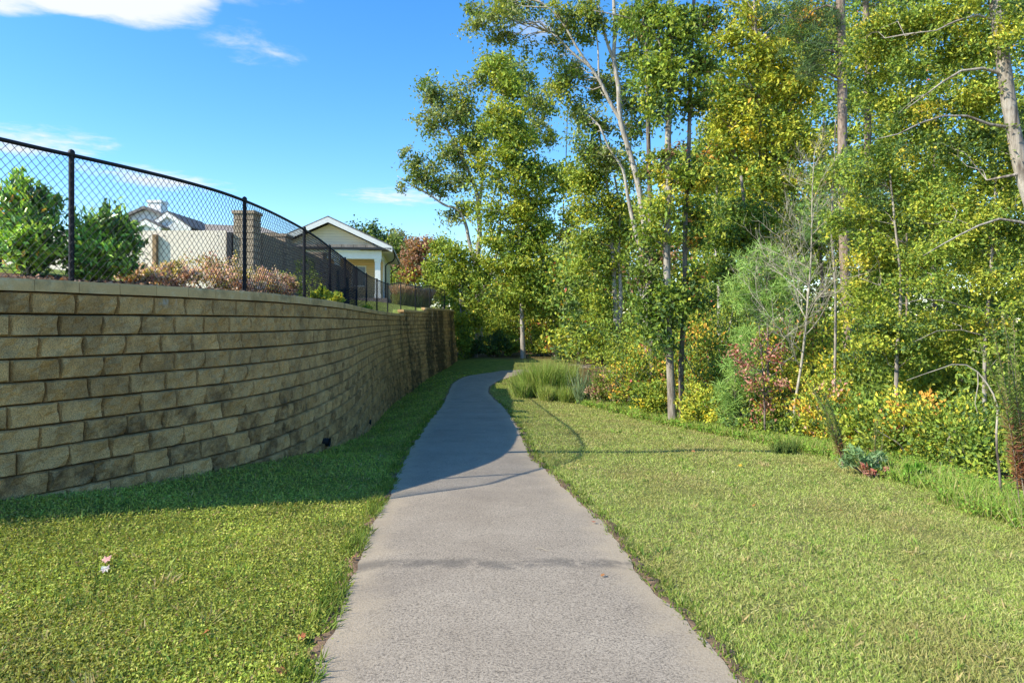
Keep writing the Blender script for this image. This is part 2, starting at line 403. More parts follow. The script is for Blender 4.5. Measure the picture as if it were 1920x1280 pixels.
PL = np.array(PL); PR = np.array(PR)

def resample(pts, step):
    """smooth (Catmull-Rom) curve through pts at even steps of arc length"""
    pts = np.asarray(pts, dtype=float)
    e = np.vstack([2 * pts[0] - pts[1], pts, 2 * pts[-1] - pts[-2]])
    out = []
    for i in range(1, len(e) - 2):
        p0, p1, p2, p3 = e[i - 1], e[i], e[i + 1], e[i + 2]
        # centripetal
        t0 = 0; t1 = t0 + np.linalg.norm(p1 - p0) ** .5; t2 = t1 + np.linalg.norm(p2 - p1) ** .5; t3 = t2 + np.linalg.norm(p3 - p2) ** .5
        for t in np.linspace(t1, t2, 24, endpoint=False):
            a1 = (t1 - t) / (t1 - t0) * p0 + (t - t0) / (t1 - t0) * p1; a2 = (t2 - t) / (t2 - t1) * p1 + (t - t1) / (t2 - t1) * p2; a3 = (t3 - t) / (t3 - t2) * p2 + (t - t2) / (t3 - t2) * p3
            b1 = (t2 - t) / (t2 - t0) * a1 + (t - t0) / (t2 - t0) * a2; b2 = (t3 - t) / (t3 - t1) * a2 + (t - t1) / (t3 - t1) * a3
            out.append((t2 - t) / (t2 - t1) * b1 + (t - t1) / (t2 - t1) * b2)
    out.append(pts[-1]); out = np.array(out)
    s = np.concatenate([[0], np.cumsum(np.linalg.norm(np.diff(out, axis=0), axis=1))])
    n = max(2, int(s[-1] / step) + 1); q = np.linspace(0, s[-1], n)
    return np.stack([np.interp(q, s, out[:, k]) for k in range(out.shape[1])], axis=1), q

WC, WS = resample(WALL, 0.05)
wt = np.gradient(WC, axis=0); wt /= np.linalg.norm(wt, axis=1)[:, None]
WNORM = np.stack([wt[:, 1], -wt[:, 0]], axis=1)            # out of the wall, towards the path
for _ in range(40): WNORM[1:-1] = (WNORM[:-2] + WNORM[1:-1] * 2 + WNORM[2:]) / 4
WNORM /= np.linalg.norm(WNORM, axis=1)[:, None]
def wall_at(s, off=0.0):
    x = np.interp(s, WS, WC[:, 0]) + off * np.interp(s, WS, WNORM[:, 0]); y = np.interp(s, WS, WC[:, 1]) + off * np.interp(s, WS, WNORM[:, 1])
    return np.stack([x, y], axis=-1)
def s_at_y(y): return float(np.interp(y, WC[:, 1], WS))
PLc, _ = resample(PL, 0.06); PRc, _ = resample(PR, 0.06)
nearL = PLc[PLc[:, 1] < 41.5]; nearR = PRc[PRc[:, 1] < 40.2]
def xl(y): return np.interp(y, nearL[:, 1], nearL[:, 0])
def xr(y): return np.interp(y, nearR[:, 1], nearR[:, 0])
def xw(y): return np.interp(y, WC[:, 1], WC[:, 0], right=-3.72)

def bumps(x, y):
    return 0.012 * np.sin(2.1 * x + 1.3 * y) + 0.010 * np.sin(3.7 * y - 1.9 * x + 1) + 0.02 * np.sin(.7 * x + .5 * y + 2)
EDGE = np.array([(-6, 4.6), (0, 4.8), (7.1, 5.25), (9.5, 5.65), (12.5, 5.95), (15.2, 5.46), (18.7, 4.45), (24.5, 2.85), (30, 2.6), (38, 3.2), (400, 3.2)])
def xe(y): return np.interp(y, EDGE[:, 0], EDGE[:, 1])      # where the wood begins
def ground_h(x, y):
    x = np.asarray(x, float); y = np.asarray(y, float)
    p = np.interp(y, PROF[:, 0], PROF[:, 1]); w = np.interp(y, WBAS[:, 0], WBAS[:, 1])
    l = xl(y); r = xr(y); ww = xw(y)
    u = np.clip((l - x) / np.maximum(l - ww, 0.5), 0, 1)
    h = p + (w - p) * (u * u * (3 - 2 * u))
    h = h + np.clip(x - r, 0, 6) * 0.045 * np.clip((40 - y) / 8, 0, 1)
    # behind the far end of the wall the slope climbs again to the houses' level
    far = np.clip((y - 50) / 30, 0, 1) * np.clip((-x - 4) / 12, 0, 1)
    h = h - far * 3.2
    wood = np.clip((x - xe(y)) / 2.0, 0, 1)
    amp = np.clip(np.minimum(np.maximum(l - x, x - r), 1.0), 0, 1) * np.where(y < 43, 1, 1)
    return h + bumps(x, y) * amp + wood * (0.08 * np.sin(1.1 * x + .8 * y) + 0.06 * np.sin(2.3 * y - x))
def gz(x, y): return CAMZ - ground_h(x, y)

# ------------------------------------------------------------------ ground sheet
ys = np.concatenate([np.arange(-40, -2, 2.0), np.arange(-2, 14, 0.125), np.arange(14, 46, 0.3), np.arange(46, 100, 2), np.arange(100, 420, 20)])
xs = np.concatenate([np.arange(-300, -40, 20), np.arange(-40, -12, 2), np.arange(-12, 12, 0.16), np.arange(12, 50, 1.5), np.arange(50, 320, 20)])
GX, GY = np.meshgrid(xs, ys)
GZ = gz(GX, GY)
def seg_dist(px, py, line):
    d = np.full(px.shape, 1e9)
    for q in line: d = np.minimum(d, np.hypot(px - q[0], py - q[1]))
    return d
inside = ((GX > xl(GY) + 0.10) & (GX < xr(GY) - 0.10) & (GY < 39.5))
tail = (GX > 0.2) & (GX < 26) & (GY > 37)
ti = np.interp(GX, PLc[PLc[:, 1] > 37][:, 0], PLc[PLc[:, 1] > 37][:, 1]); tj = np.interp(GX, PRc[PRc[:, 1] > 37][:, 0], PRc[PRc[:, 1] > 37][:, 1])
inside |= tail & (GY < ti) & (GY > tj)
GZ = GZ - 0.05 * inside
nx = len(xs); ny = len(ys)
idx = (np.arange(ny - 1)[:, None] * nx + np.arange(nx - 1)[None, :]).reshape(-1)
gf = np.stack([idx, idx + 1, idx + nx + 1, idx + nx], axis=1)
gv = np.stack([GX, GY, GZ], axis=-1).reshape(-1, 3)
ground = obj_np('ground', gv, gf, M['lawn'], None, True, kind='structure')
lit = np.clip((GX - xe(GY) - 0.2) / 0.6, 0, 1)
lit = np.maximum(lit, np.clip((GY - 44.5) / 2, 0, 1)).reshape(-1)
la = ground.data.attributes.new('litter', 'FLOAT', 'POINT'); la.data.foreach_set('value', lit.astype(np.float32))

# ------------------------------------------------------------------ the asphalt path and the bare soil beside it
def ragged(line, amp, seed):
    s = np.arange(len(line)) * 0.06
    t = np.gradient(line, axis=0); t /= np.linalg.norm(t, axis=1)[:, None]
    n = np.stack([-t[:, 1], t[:, 0]], axis=1)
    w = amp * (np.sin(2.1 * s + seed) * .5 + np.sin(5.3 * s + 2 * seed) * .3 + np.sin(11.7 * s + seed * 3) * .25 + np.sin(23 * s + seed) * .15)
    return line + n * w[:, None]
n_cut = 1500
def even(line, n):
    s = np.concatenate([[0], np.cumsum(np.linalg.norm(np.diff(line, axis=0), axis=1))]); q = np.linspace(0, s[-1], n)
    return np.stack([np.interp(q, s, line[:, 0]), np.interp(q, s, line[:, 1])], axis=1)
# pair the two edges by their measured stations so that the cross lines stay square
def stations(line, ctrl, per=40):
    out = []
    ii = [int(np.argmin(np.hypot(line[:, 0] - c[0], line[:, 1] - c[1]))) for c in ctrl]
    for a, b in zip(ii[:-1], ii[1:]):
        t = np.linspace(a, b, per, endpoint=False)
        out.append(np.stack([np.interp(t, np.arange(len(line)), line[:, 0]), np.interp(t, np.arange(len(line)), line[:, 1])], axis=1))
    return np.concatenate(out + [line[-1:]])
EL_, ER_ = stations(ragged(PLc, 0.035, 1.0), PL), stations(ragged(PRc, 0.035, 4.0), PR)
K = 12
tt = np.linspace(0, 1, K + 1)
pv = EL_[:, None, :] * (1 - tt)[None, :, None] + ER_[:, None, :] * tt[None, :, None]
pz = CAMZ - np.interp(pv[..., 1], PROF[:, 0], PROF[:, 1]) + 0.012 + 0.012 * (1 - (2 * tt - 1) ** 2)[None, :]
top = np.concatenate([pv, pz[..., None]], axis=-1)
lo0 = top[:, :1].copy(); lo0[..., 2] -= 0.10; lo1 = top[:, -1:].copy(); lo1[..., 2] -= 0.10
rows = np.concatenate([lo0, top, lo1], axis=1); nr, nc = rows.shape[:2]
i = (np.arange(nr - 1)[:, None] * nc + np.arange(nc - 1)[None, :]).reshape(-1)
path = obj_np('path', rows.reshape(-1, 3), np.stack([i, i + 1, i + nc + 1, i + nc], axis=1), M['asphalt'], None, False, kind='structure')
ev = np.concatenate([[0], np.minimum(tt, 1 - tt) * 2, [0]]); ev = np.tile(ev, nr)
a = path.data.attributes.new('edge', 'FLOAT', 'POINT'); a.data.foreach_set('value', ev.astype(np.float32))
for line, sgn, sd in ((EL_, 1, 2.2), (ER_, -1, 5.1)):
    t = np.gradient(line, axis=0); t /= np.linalg.norm(t, axis=1)[:, None] + 1e-9
    n = np.stack([-t[:, 1], t[:, 0]], axis=1) * sgn
    s = np.arange(len(line)) * 0.1
    w = 0.05 + 0.02 * np.sin(1.7 * s + sd) + 0.02 * np.sin(4.1 * s + 2 * sd) + 0.025 * np.sin(11.7 * s) + rng.normal(0, .012, len(s))
    a0 = line - n * 0.04; a1 = line + n * np.maximum(w, 0.02)[:, None]
    z0 = CAMZ - np.interp(a0[:, 1], PROF[:, 0], PROF[:, 1]) + 0.006; z1 = CAMZ - np.interp(a1[:, 1], PROF[:, 0], PROF[:, 1]) + 0.012
    v = np.stack([np.column_stack([a0, z0 - .02]), np.column_stack([line, z0]), np.column_stack([a1, z1]), np.column_stack([a1 + n * .05, z1 - 0.05])], axis=1)
    j = (np.arange(len(line) - 1)[:, None] * 4 + np.arange(3)[None, :]).reshape(-1)
    obj_np('path_shoulder', v.reshape(-1, 3), np.stack([j, j + 1, j + 5, j + 4], axis=1), M['soil'], None, True, kind='structure')

# ------------------------------------------------------------------ retaining wall: every block a stone of its own
CH, CAPT, BL = 0.203, 0.112, 0.42
S1, S2 = s_at_y(31.9), s_at_y(37.0); SEND = WS[-1]
CAPZ = CAMZ + 0.39
def cap_z(s): return CAPZ + CH * (s > S1) + CH * (s > S2)
wall = empty('retaining_wall', (0, 0, 0), label='long curving tan retaining wall of split-faced concrete blocks beside the path', category='wall')

def block_mesh(seed, fine=True):
    r = np.random.default_rng(seed)
    nxv, nzv = (9, 6) if fine else (4, 4)
    u = np.linspace(-.5, .5, nxv); w = np.linspace(0, 1, nzv)
    if fine: u[1], u[-2], w[1], w[-2] = -.468, .468, .055, .945
    else: u = np.array([-.5, -.46, .46, .5]); w = np.array([0, .09, .91, 1])
    U, W = np.meshgrid(u, w)
    ph = r.uniform(0, 6.28, 6)
    g = 1.0 if fine else 0.25
    Y = -(g * 0.016 * np.sin(7 * U + ph[0]) * np.sin(4 * W + ph[1]) + g * 0.012 * np.sin(13 * U + ph[2] + 5 * W) + r.normal(0, g * .006, U.shape))
    edge = (np.abs(U) > .49) | (W < .01) | (W > .99)
    Y = np.where(edge, np.where(np.abs(U) > .49, 0.033, 0.022) + np.abs(r.normal(0, .006, U.shape)), Y - 0.010)
    X = U + np.where(np.abs(U) < .45, r.normal(0, g * .012, U.shape), 0)
    front = np.stack([X, Y, W], axis=-1).reshape(-1, 3)
    n = nxv * nzv
    back = front.copy(); back[:, 1] = 0.24
    # rim only
    rim = [j for j in range(nxv)] + [(i + 1) * nxv - 1 for i in range(1, nzv)] + [n - 1 - j for j in range(1, nxv)] + [i * nxv for i in range(nzv - 2, 0, -1)]
    v = [tuple(p) for p in front] + [tuple(back[j]) for j in rim]
    f = [(i * nxv + j, i * nxv + j + 1, (i + 1) * nxv + j + 1, (i + 1) * nxv + j) for i in range(nzv - 1) for j in range(nxv - 1)]
    R = len(rim)
    f += [(rim[(k + 1) % R], rim[k], n + k, n + (k + 1) % R) for k in range(R)]
    return v, f
fine_meshes = []
for sd in range(10):
    v, f = block_mesh(sd); me = bpy.data.meshes.new('block'); me.from_pydata(v, [], f); me.update(); me.materials.append(M['block']); fine_meshes.append(me)
coarse = [block_mesh(100 + sd, False) for sd in range(6)]

blocks = []
for c in range(26):
    off = 0.019 * c
    sh = (0.5 * (c % 2)) * BL + random.uniform(-.05, .05)
    s = 0.0 - sh
    while s < SEND:
        L = BL * random.uniform(0.985, 1.015)
        s0, s1 = max(s, 0), min(s + L, SEND); s += L
        if s1 - s0 < .12: continue
        sm = (s0 + s1) / 2
        for lift in (0, 1, 2) if c == 0 else (0,):
            zc = cap_z(0) + lift * CH
            if lift == 1 and sm < S1 or lift == 2 and sm < S2: continue
            z1 = zc - CAPT - c * CH; z0 = z1 - CH
            a, b = wall_at(s0, off - 0.03), wall_at(s1, off - 0.03)
            if z1 < gz(*((a + b) / 2)) - 0.04: continue
            blocks.append((a, b, z0, c))
def shows(bk):
    a, b, z0, c = bk; m = (a + b) / 2; d = max(m[1], .5)
    x = CX + F * m[0] / d
    if m[1] < 2 or x < -25: return 0
    return abs(CX + F * b[0] / max(b[1], .5) - (CX + F * a[0] / max(a[1], .5))) * F * CH / d
blocks.sort(key=shows, reverse=True)
for k, (a, b, z0, c) in enumerate(blocks[:296]):
    o = bpy.data.objects.new('block', fine_meshes[random.randrange(10)])
    d = b - a; L = np.linalg.norm(d)
    o.location = ((a[0] + b[0]) / 2 + d[1] / L * random.uniform(-.004, .006), (a[1] + b[1]) / 2 - d[0] / L * random.uniform(-.004, .006), z0 + 0.004)
    o.rotation_euler = (0, 0, math.atan2(d[1], d[0]) + random.uniform(-.012, .012))
    o.scale = (L - random.uniform(.010, .018), 1, CH - random.uniform(.008, .013))
    put(o, wall)
vv, ff, nn = [], [], 0
for (a, b, z0, c) in blocks[296:]:
    v, f = coarse[random.randrange(6)]
    d = b - a; L = np.linalg.norm(d); ux, uy = d / L
    V = np.array(v); V = V * np.array([L - .012, 1, CH - .010])
    W = np.stack([(a[0] + b[0]) / 2 + V[:, 0] * ux - V[:, 1] * uy, (a[1] + b[1]) / 2 + V[:, 0] * uy + V[:, 1] * ux, V[:, 2] + z0 + .004], axis=1)
    vv.append(W); ff.append(np.array(f) + nn); nn += len(V)
obj_np('far_blocks', np.concatenate(vv), np.concatenate(ff), M['block'], wall, False, kind='stuff')
# cap stones
s = 0.0
cm = []
for sd in range(4):
    o = bpy.data.meshes.new('cap_stone'); r = np.random.default_rng(300 + sd)
    v = boxv(-.5, .5, 0, .30, 0, 1); v = [(x, y + (.012 if z > .5 and y == 0 else 0), z) for x, y, z in v]
    v += [(-.5, .004, .80), (.5, .004, .80)]
    o.from_pydata(v, [], [(0, 3, 2, 1), (4, 5, 6, 7), (0, 1, 9, 8), (8, 9, 5, 4), (1, 2, 6, 5, 9), (2, 3, 7, 6), (3, 0, 8, 4, 7)]); o.update(); o.materials.append(M['cap']); cm.append(o)
while s < SEND - .1:
    L = min(0.42 * random.uniform(.98, 1.02), SEND - s); s0, s1 = s, s + L; s = s1
    for brk in (S1, S2):
        if s0 < brk < s1: s1 = s = brk
    if s1 - s0 < .06: continue
    a, b = wall_at(s0, 0.0), wall_at(s1, 0.0); d = b - a; Ln = np.linalg.norm(d)
    o = bpy.data.objects.new('cap_stone', random.choice(cm))
    o.location = ((a[0] + b[0]) / 2, (a[1] + b[1]) / 2, cap_z((s0 + s1) / 2) - CAPT + .003 + random.uniform(0, .004)); o.rotation_euler = (0, 0, math.atan2(d[1], d[0]) + random.uniform(-.006, .006))
    o.scale = (Ln - .005, 1, CAPT); put(o, wall)
# drained fill behind the blocks closes the joints
ss = np.arange(0, SEND, 0.25); fr = wall_at(ss, -0.16); bk = wall_at(ss, -0.34)
zt = np.array([cap_z(q) for q in ss]) - CAPT - .01; zb = np.full(len(ss), CAMZ - 3.8)
fr2 = wall_at(ss, 0.02)
v = np.stack([np.column_stack([fr2, zb]), np.column_stack([fr, zt]), np.column_stack([bk, zt]), np.column_stack([bk, zb])], axis=1).reshape(-1, 3)
j = (np.arange(len(ss) - 1)[:, None] * 4 + np.arange(3)[None, :]).reshape(-1)
obj_np('backfill', v, np.stack([j, j + 1, j + 5, j + 4], axis=1), M['core'], wall)
# three black corrugated drain outlets near the foot
for px, py, d in ((577, 828, 11.15), (683, 791, 17.4), (712, 772, 22.3)):
    sy = s_at_y(d); c0 = wall_at(sy, 0.10); nv = wall_at(sy, 1.0) - wall_at(sy, 0.0)
    z = P(px, py, d)[2]
    z = max(z, gz(c0[0], c0[1]) + 0.14)
    T = Tubes(); q = np.linspace(-.12, .17, 26)
    pts = np.column_stack([c0[0] + nv[0] * q, c0[1] + nv[1] * q, np.full(26, z) - .05 * np.maximum(q, 0)])
    T.add(pts, 0.068 + 0.007 * np.sin(np.arange(26) * 2.1), 12, cap=False)
    T.add(pts[::-1][-20:] if False else pts[8:22], 0.055, 12, cap=False)
    T.build('drain_pipe', M['black_plastic'], wall)

# ------------------------------------------------------------------ terrace above the wall
ns = len(ss)
rowoff = [0.10, -0.14, -0.30, -0.6, -1.2, -2.2, -3.5, -6, -12, -30, -90]
def terr_z(dist, s): 
    return cap_z(s) - 0.02 + 0.155 * np.clip(dist - 0.85, 0, 3.6) + 0.02 * np.clip(dist - 3.85, 0, 20)
tv = []
for k, s_ in enumerate(ss):
    row = []
    for o in rowoff[1:]:
        p = wall_at(s_, o if o > -7 else -6.0)
        if o < -7: p = p + np.array([o + 6, 0])
        row.append((p[0], p[1], float(terr_z(-o, s_))))
    tv.append(row)
tv = np.array(tv); nk = tv.shape[1]
ext = tv[-1:].copy(); ext[..., 1] += 3; tv = np.concatenate([tv, ext])
for _ in range(4): tv[1:-1, 2:, 2] = (tv[:-2, 2:, 2] + tv[1:-1, 2:, 2] + tv[2:, 2:, 2]) / 3
j = (np.arange(len(tv) - 1)[:, None] * nk + np.arange(nk - 1)[None, :]).reshape(-1)
fa = np.stack([j, j + nk, j + nk + 1, j + 1], axis=1)
isbed = (j % nk) < 4
near = tv.reshape(-1, 3)[fa[:, 0], 1] < 25
obj_np('terrace_lawn', tv.reshape(-1, 3), fa[~(isbed & near)], M['terrace_lawn'], None, True, kind='structure')
obj_np('mulch_bed', tv.reshape(-1, 3), fa[isbed & near], M['mulch'], None, True, kind='structure')
def terrace_at(x, y):
    i = int(np.argmin((WC[:, 0] - x) ** 2 + (WC[:, 1] - y) ** 2))
    return float(terr_z(math.hypot(WC[i, 0] - x, WC[i, 1] - y), WS[i]))
# loose bark chips on the bed just behind the cap
ch = Leaves(); n = 5200
sv = rng.uniform(s_at_y(4.5), s_at_y(26), n); ov = -rng.uniform(.20, 1.6, n)
pp = np.array([wall_at(a_, b_) for a_, b_ in zip(sv, ov)])
zz_ = np.array([float(terr_z(-b_, a_)) for a_, b_ in zip(sv, ov)])
c_ = np.column_stack([pp, zz_ + rng.uniform(.005, .05, n)])
ch.add(c_, unit(n) * np.array([1, 1, .5]), unit(n) + np.array([0, 0, .8]), rng.uniform(.04, .11, n), rng.uniform(.02, .045, n), pick([(3, (.22, .13, .085)), (3, (.33, .22, .16)), (2, (.10, .06, .045)), (1.5, (.42, .32, .26)), (1, (.36, .16, .07))], n))
ch.build('bark_mulch', M['dry_leaf'], None, kind='stuff', label='loose brown bark mulch behind the wall cap', category='mulch')

# ------------------------------------------------------------------ black chain-link fence on the terrace
SET = -0.55
fence = empty('chain_link_fence', (0, 0, 0), label='black chain-link fence running along the top of the retaining wall', category='fence')
sA = s_at_y(6.72)
fq = np.arange(0, SEND - .2, 0.05)
FCv = wall_at(fq, SET); FSv = np.concatenate([[0], np.cumsum(np.linalg.norm(np.diff(FCv, axis=0), axis=1))])
def f_at(fs): return np.stack([np.interp(fs, FSv, FCv[:, 0]), np.interp(fs, FSv, FCv[:, 1])], axis=-1)
fsA = float(np.interp(7.07, FCv[:, 1], FSv))
post_s = [fsA - 8.8, fsA - 5.9, fsA - 2.95, fsA, fsA + 2.78]
while post_s[-1] < FSv[-1] - 4.6: post_s.append(post_s[-1] + 3.02)
post_s.append(FSv[-1] - 0.1)
post_s = [q for q in post_s if q > 0]
def rail_top(fs):
    y = f_at(fs)[1]
    return CAMZ + 1.75 + 0.2 * np.clip((y - 31.2) / 2.2, 0, 1) + 0.2 * np.clip((y - 37.3) / 2.4, 0, 1) - 0.10 * np.clip((y - 40.5) / 3, 0, 1)
def fence_foot(fs):
    p = f_at(fs); return terrace_at(p[0], p[1])
for q in post_s:
    p = f_at(q); zt_ = float(rail_top(q)); zb_ = fence_foot(q) - 0.3
    T = Tubes(); T.add([(p[0], p[1], zb_), (p[0], p[1], zt_ + .005)], 0.028, 10, cap=False)
    po = T.build('post', M['black_vinyl'], fence)
    T = Tubes(); zs = np.array([zt_ - .035, zt_ - .03, zt_ + .012, zt_ + .03, zt_ + .040]); T.add(np.column_stack([np.full(5, p[0]), np.full(5, p[1]), zs]), [.030, .034, .034, .024, .004], 10, cap=False)
    T.build('post_cap', M['black_vinyl'], po)
rs = np.arange(post_s[0] - .02, post_s[-1] + .02, 0.15); rp = f_at(rs)
T = Tubes(); T.add(np.column_stack([rp, [float(rail_top(q)) - 0.022 for q in rs]]), 0.0215, 8); T.build('top_rail', M['black_vinyl'], fence)
T = Tubes(); T.add(np.column_stack([rp, [fence_foot(q) + 0.05 for q in rs]]), 0.004, 4); T.build('tension_wire', M['black_vinyl'], fence)
PIT = 0.092
for q0, q1 in zip(post_s[:-1], post_s[1:]):
    T = Tubes(); nw = max(4, int(round((q1 - q0) / (PIT * .44))))
    far_bay = f_at(q0)[1] > 20
    for w in range(nw):
        sc = q0 + (w + .5) * (q1 - q0) / nw; pw = (q1 - q0) / nw
        zt_ = float(rail_top(sc)) - .035; zb_ = fence_foot(sc) + .03
        kk = int((zt_ - zb_) / (PIT / 2)) + 1
        k_ = np.arange(kk); sg = np.where(k_ % 2 == 0, -.5, .5)
        sg = sg * (1 if w % 2 == 0 else -1)
        pts = f_at(sc + sg * pw * 1.02)
        # the strands are woven: bend each knuckle a little out of plane
        tdir = f_at(sc + .1) - f_at(sc - .1); tdir /= np.linalg.norm(tdir); nrm = np.array([tdir[1], -tdir[0]])
        pts = pts + nrm[None, :] * (np.where(k_ % 2 == 0, .003, -.003) + .030)[:, None]
        T.add(np.column_stack([pts, zt_ - k_ * PIT / 2]), 0.0026 if far_bay else 0.0038, 3, cap=False)
    T.build('wire_mesh', M['black_vinyl'], fence, smooth=False)

# ------------------------------------------------------------------ lawn: blades and small leaves, denser near the eye
def hit(x, y):
    """where the line of sight through a pixel meets the lawn"""
    ds = np.linspace(2.0, 50, 4000); X = (x - CX) * ds / F; yy = HY + F * ground_h(X, ds) / ds
    i = np.argmax(yy < y) if (yy < y).any() else len(ds) - 1
    return np.array([X[i], ds[i], float(gz(X[i], ds[i]))])
def fbm(x, y, s=1.0):
    return (np.sin(1.3 * s * x + 2.1 * s * y) + np.sin(2.9 * s * x - 1.7 * s * y + 1.3) + np.sin(4.3 * s * y + 3.1 * s * x + .4) * .7 + np.sin(7.1 * s * x - 6.3 * s * y) * .5) / 3.2
def scatter(n, dmin, dmax):
    d = np.exp(rng.uniform(math.log(dmin), math.log(dmax), n)); x = rng.uniform(-.83, .83, n) * d
    return x, d
x, d = scatter(680000, 2.45, 40)
wob = 0.05 * fbm(x * 3, d * 3) + rng.normal(0, .02, len(x))
wob = wob * 1.5
onl = (x < xl(d) - .075 + wob) & (x > xw(d) + 0.05 + 0.014 * 6)
onr = (x > xr(d) + .075 - wob) & (x < xe(d) + .35)
bare = np.clip(fbm(x * 1.1 + 3, d * .8 - 2, 1.6) * 1.5 - .62, 0, .75)
keep = (onl | onr) & (d < 39) & (rng.random(len(x)) > bare)
x, d = x[keep], d[keep]; onl = onl[keep]; z = gz(x, d); n = len(x)
sc = np.maximum(1.0, d / 5.5) ** 0.75
patch = .6 * fbm(x, d, .8) + .4 * fbm(x + 7, d - 3, 2.7); dryp = np.clip(fbm(x * .8 + 2, d * .5 + 5, 1.1) * 1.6 + .05, 0, 1) * rng.uniform(.2, 1, len(x))
STRAW = np.array([.40, .31, .14]); BROWN = np.array([.24, .175, .075])
LV = Leaves()
PAL_L = [(4, (.26, .295, .050)), (3, (.34, .36, .070)), (2.4, (.17, .205, .040)), (1.2, (.38, .33, .10)), (.7, (.26, .18, .08))]
PAL_R = [(3, (.32, .345, .10)), (3.6, (.26, .315, .075)), (2.5, (.43, .39, .18)), (2, (.20, .24, .055)), (1.2, (.36, .27, .14))]
PAL_LUSH = [(3, (.20, .28, .05)), (2, (.25, .32, .06)), (1, (.14, .19, .04))]
PAL_L, PAL_R, PAL_LUSH = [[(w, tuple(min(.75, q * g) for q, g in zip(c, (1.32, 1.40, 1.32)))) for w, c in pl] for pl in (PAL_L, PAL_R, PAL_LUSH)]
lo = onl & (rng.random(n) < .72)                 # low broad leaves on the left, blades elsewhere
def seth(m, pal):
    return pick(pal, int(m.sum()))
m = lo; k_ = int(m.sum())
c = np.column_stack([x[m], d[m], z[m] + rng.uniform(.004, .038, k_)])
LV.add(c, unit(k_) * np.array([1, 1, .45]), unit(k_) * .75 + np.array([0, 0, 1.0]), rng.uniform(.014, .027, k_) * sc[m], rng.uniform(.009, .016, k_) * sc[m], (pick(PAL_L, k_) * (1 + .42 * patch[m])[:, None]) * (1 - .75 * dryp[m])[:, None] + BROWN * (.75 * dryp[m])[:, None])
m = onl & ~lo; k_ = int(m.sum()); L = rng.uniform(.03, .075, k_) * sc[m] ** .6
dr = unit(k_) * .75 + np.array([0, 0, .75]); dr /= np.linalg.norm(dr, axis=1)[:, None]
LV.add(np.column_stack([x[m], d[m], z[m]]) + dr * (L * .45)[:, None], dr, unit(k_), L, rng.uniform(.005, .009, k_) * sc[m], pick(PAL_L, k_) * (1 + .2 * patch[m])[:, None])
m = ~onl; k_ = int(m.sum()); L = rng.uniform(.022, .052, k_) * sc[m] ** .5
dr = unit(k_) * 1.0 + np.array([0, 0, .6]); dr[:, 2] = np.abs(dr[:, 2]); dr /= np.linalg.norm(dr, axis=1)[:, None]
lush = np.clip(.5 + .9 * patch[m], 0, 1)[:, None]
LV.add(np.column_stack([x[m], d[m], z[m]]) + dr * (L * .45)[:, None], dr, unit(k_), L, rng.uniform(.0036, .0066, k_) * sc[m], (pick(PAL_R, k_) * (1 - lush * .4) + pick(PAL_LUSH, k_) * lush * .4) * (1 - .7 * dryp[m])[:, None] + STRAW * (.7 * dryp[m] * rng.uniform(.7, 1.2, k_))[:, None])
# scattered weeds and taller tufts standing out of the turf
nt_ = 900; tx, td = scatter(nt_, 2.6, 22)
okk = ((tx < xl(td) - .12) & (tx > xw(td) + .35)) | ((tx > xr(td) + .12) & (tx < xe(td)))
tx, td = tx[okk], td[okk]
for q in range(len(tx)):
    kk = int(rng.integers(7, 20)); sz = rng.uniform(.04, .10); cc = [(.24, .36, .06), (.32, .38, .09), (.16, .25, .05), (.44, .37, .17)][int(rng.integers(0, 4))]
    pp = np.column_stack([tx[q] + rng.normal(0, .03, kk), td[q] + rng.normal(0, .03, kk)]); dr = unit(kk) * .8 + np.array([0, 0, .7]); dr /= np.linalg.norm(dr, axis=1)[:, None]; L = sz * rng.uniform(.6, 1.3, kk)
    LV.add(np.column_stack([pp, gz(pp[:, 0], pp[:, 1])]) + dr * (L * .5)[:, None], dr, unit(kk), L, rng.uniform(.006, .013) * max(1, td[q] / 7), pick([(1, cc)], kk))
# longer tufts along both path edges
for line, sg, num, lo_, hi_ in ((nearL, -1, 8000, .04, .11), (nearR, 1, 4500, .03, .08)):
    yy = np.exp(rng.uniform(math.log(2.6), math.log(25), num)); cl = np.clip(.5 + fbm(yy * 2.2, yy * .9 + sg * 3), 0, 1)
    kp = rng.random(num) < cl; yy = yy[kp]; num = len(yy)
    xx = (xl(yy) if sg < 0 else xr(yy)) + sg * rng.uniform(-.02, .16, num)
    L = rng.uniform(lo_, hi_, num); dr = unit(num) * .8 + np.array([-.25 * sg, -.1, .9]); dr /= np.linalg.norm(dr, axis=1)[:, None]
    LV.add(np.column_stack([xx, yy, gz(xx, yy)]) + dr * (L * .45)[:, None], dr, unit(num), L, rng.uniform(.006, .012, num) * np.maximum(1, yy / 6), pick([(3, (.16, .24, .035)), (2, (.22, .27, .05)), (1, (.12, .17, .03))], num))
LV.build('grass', M['grass'], None, fold=.15, kind='stuff', label='short mown grass and clover on both sides of the path', category='grass')

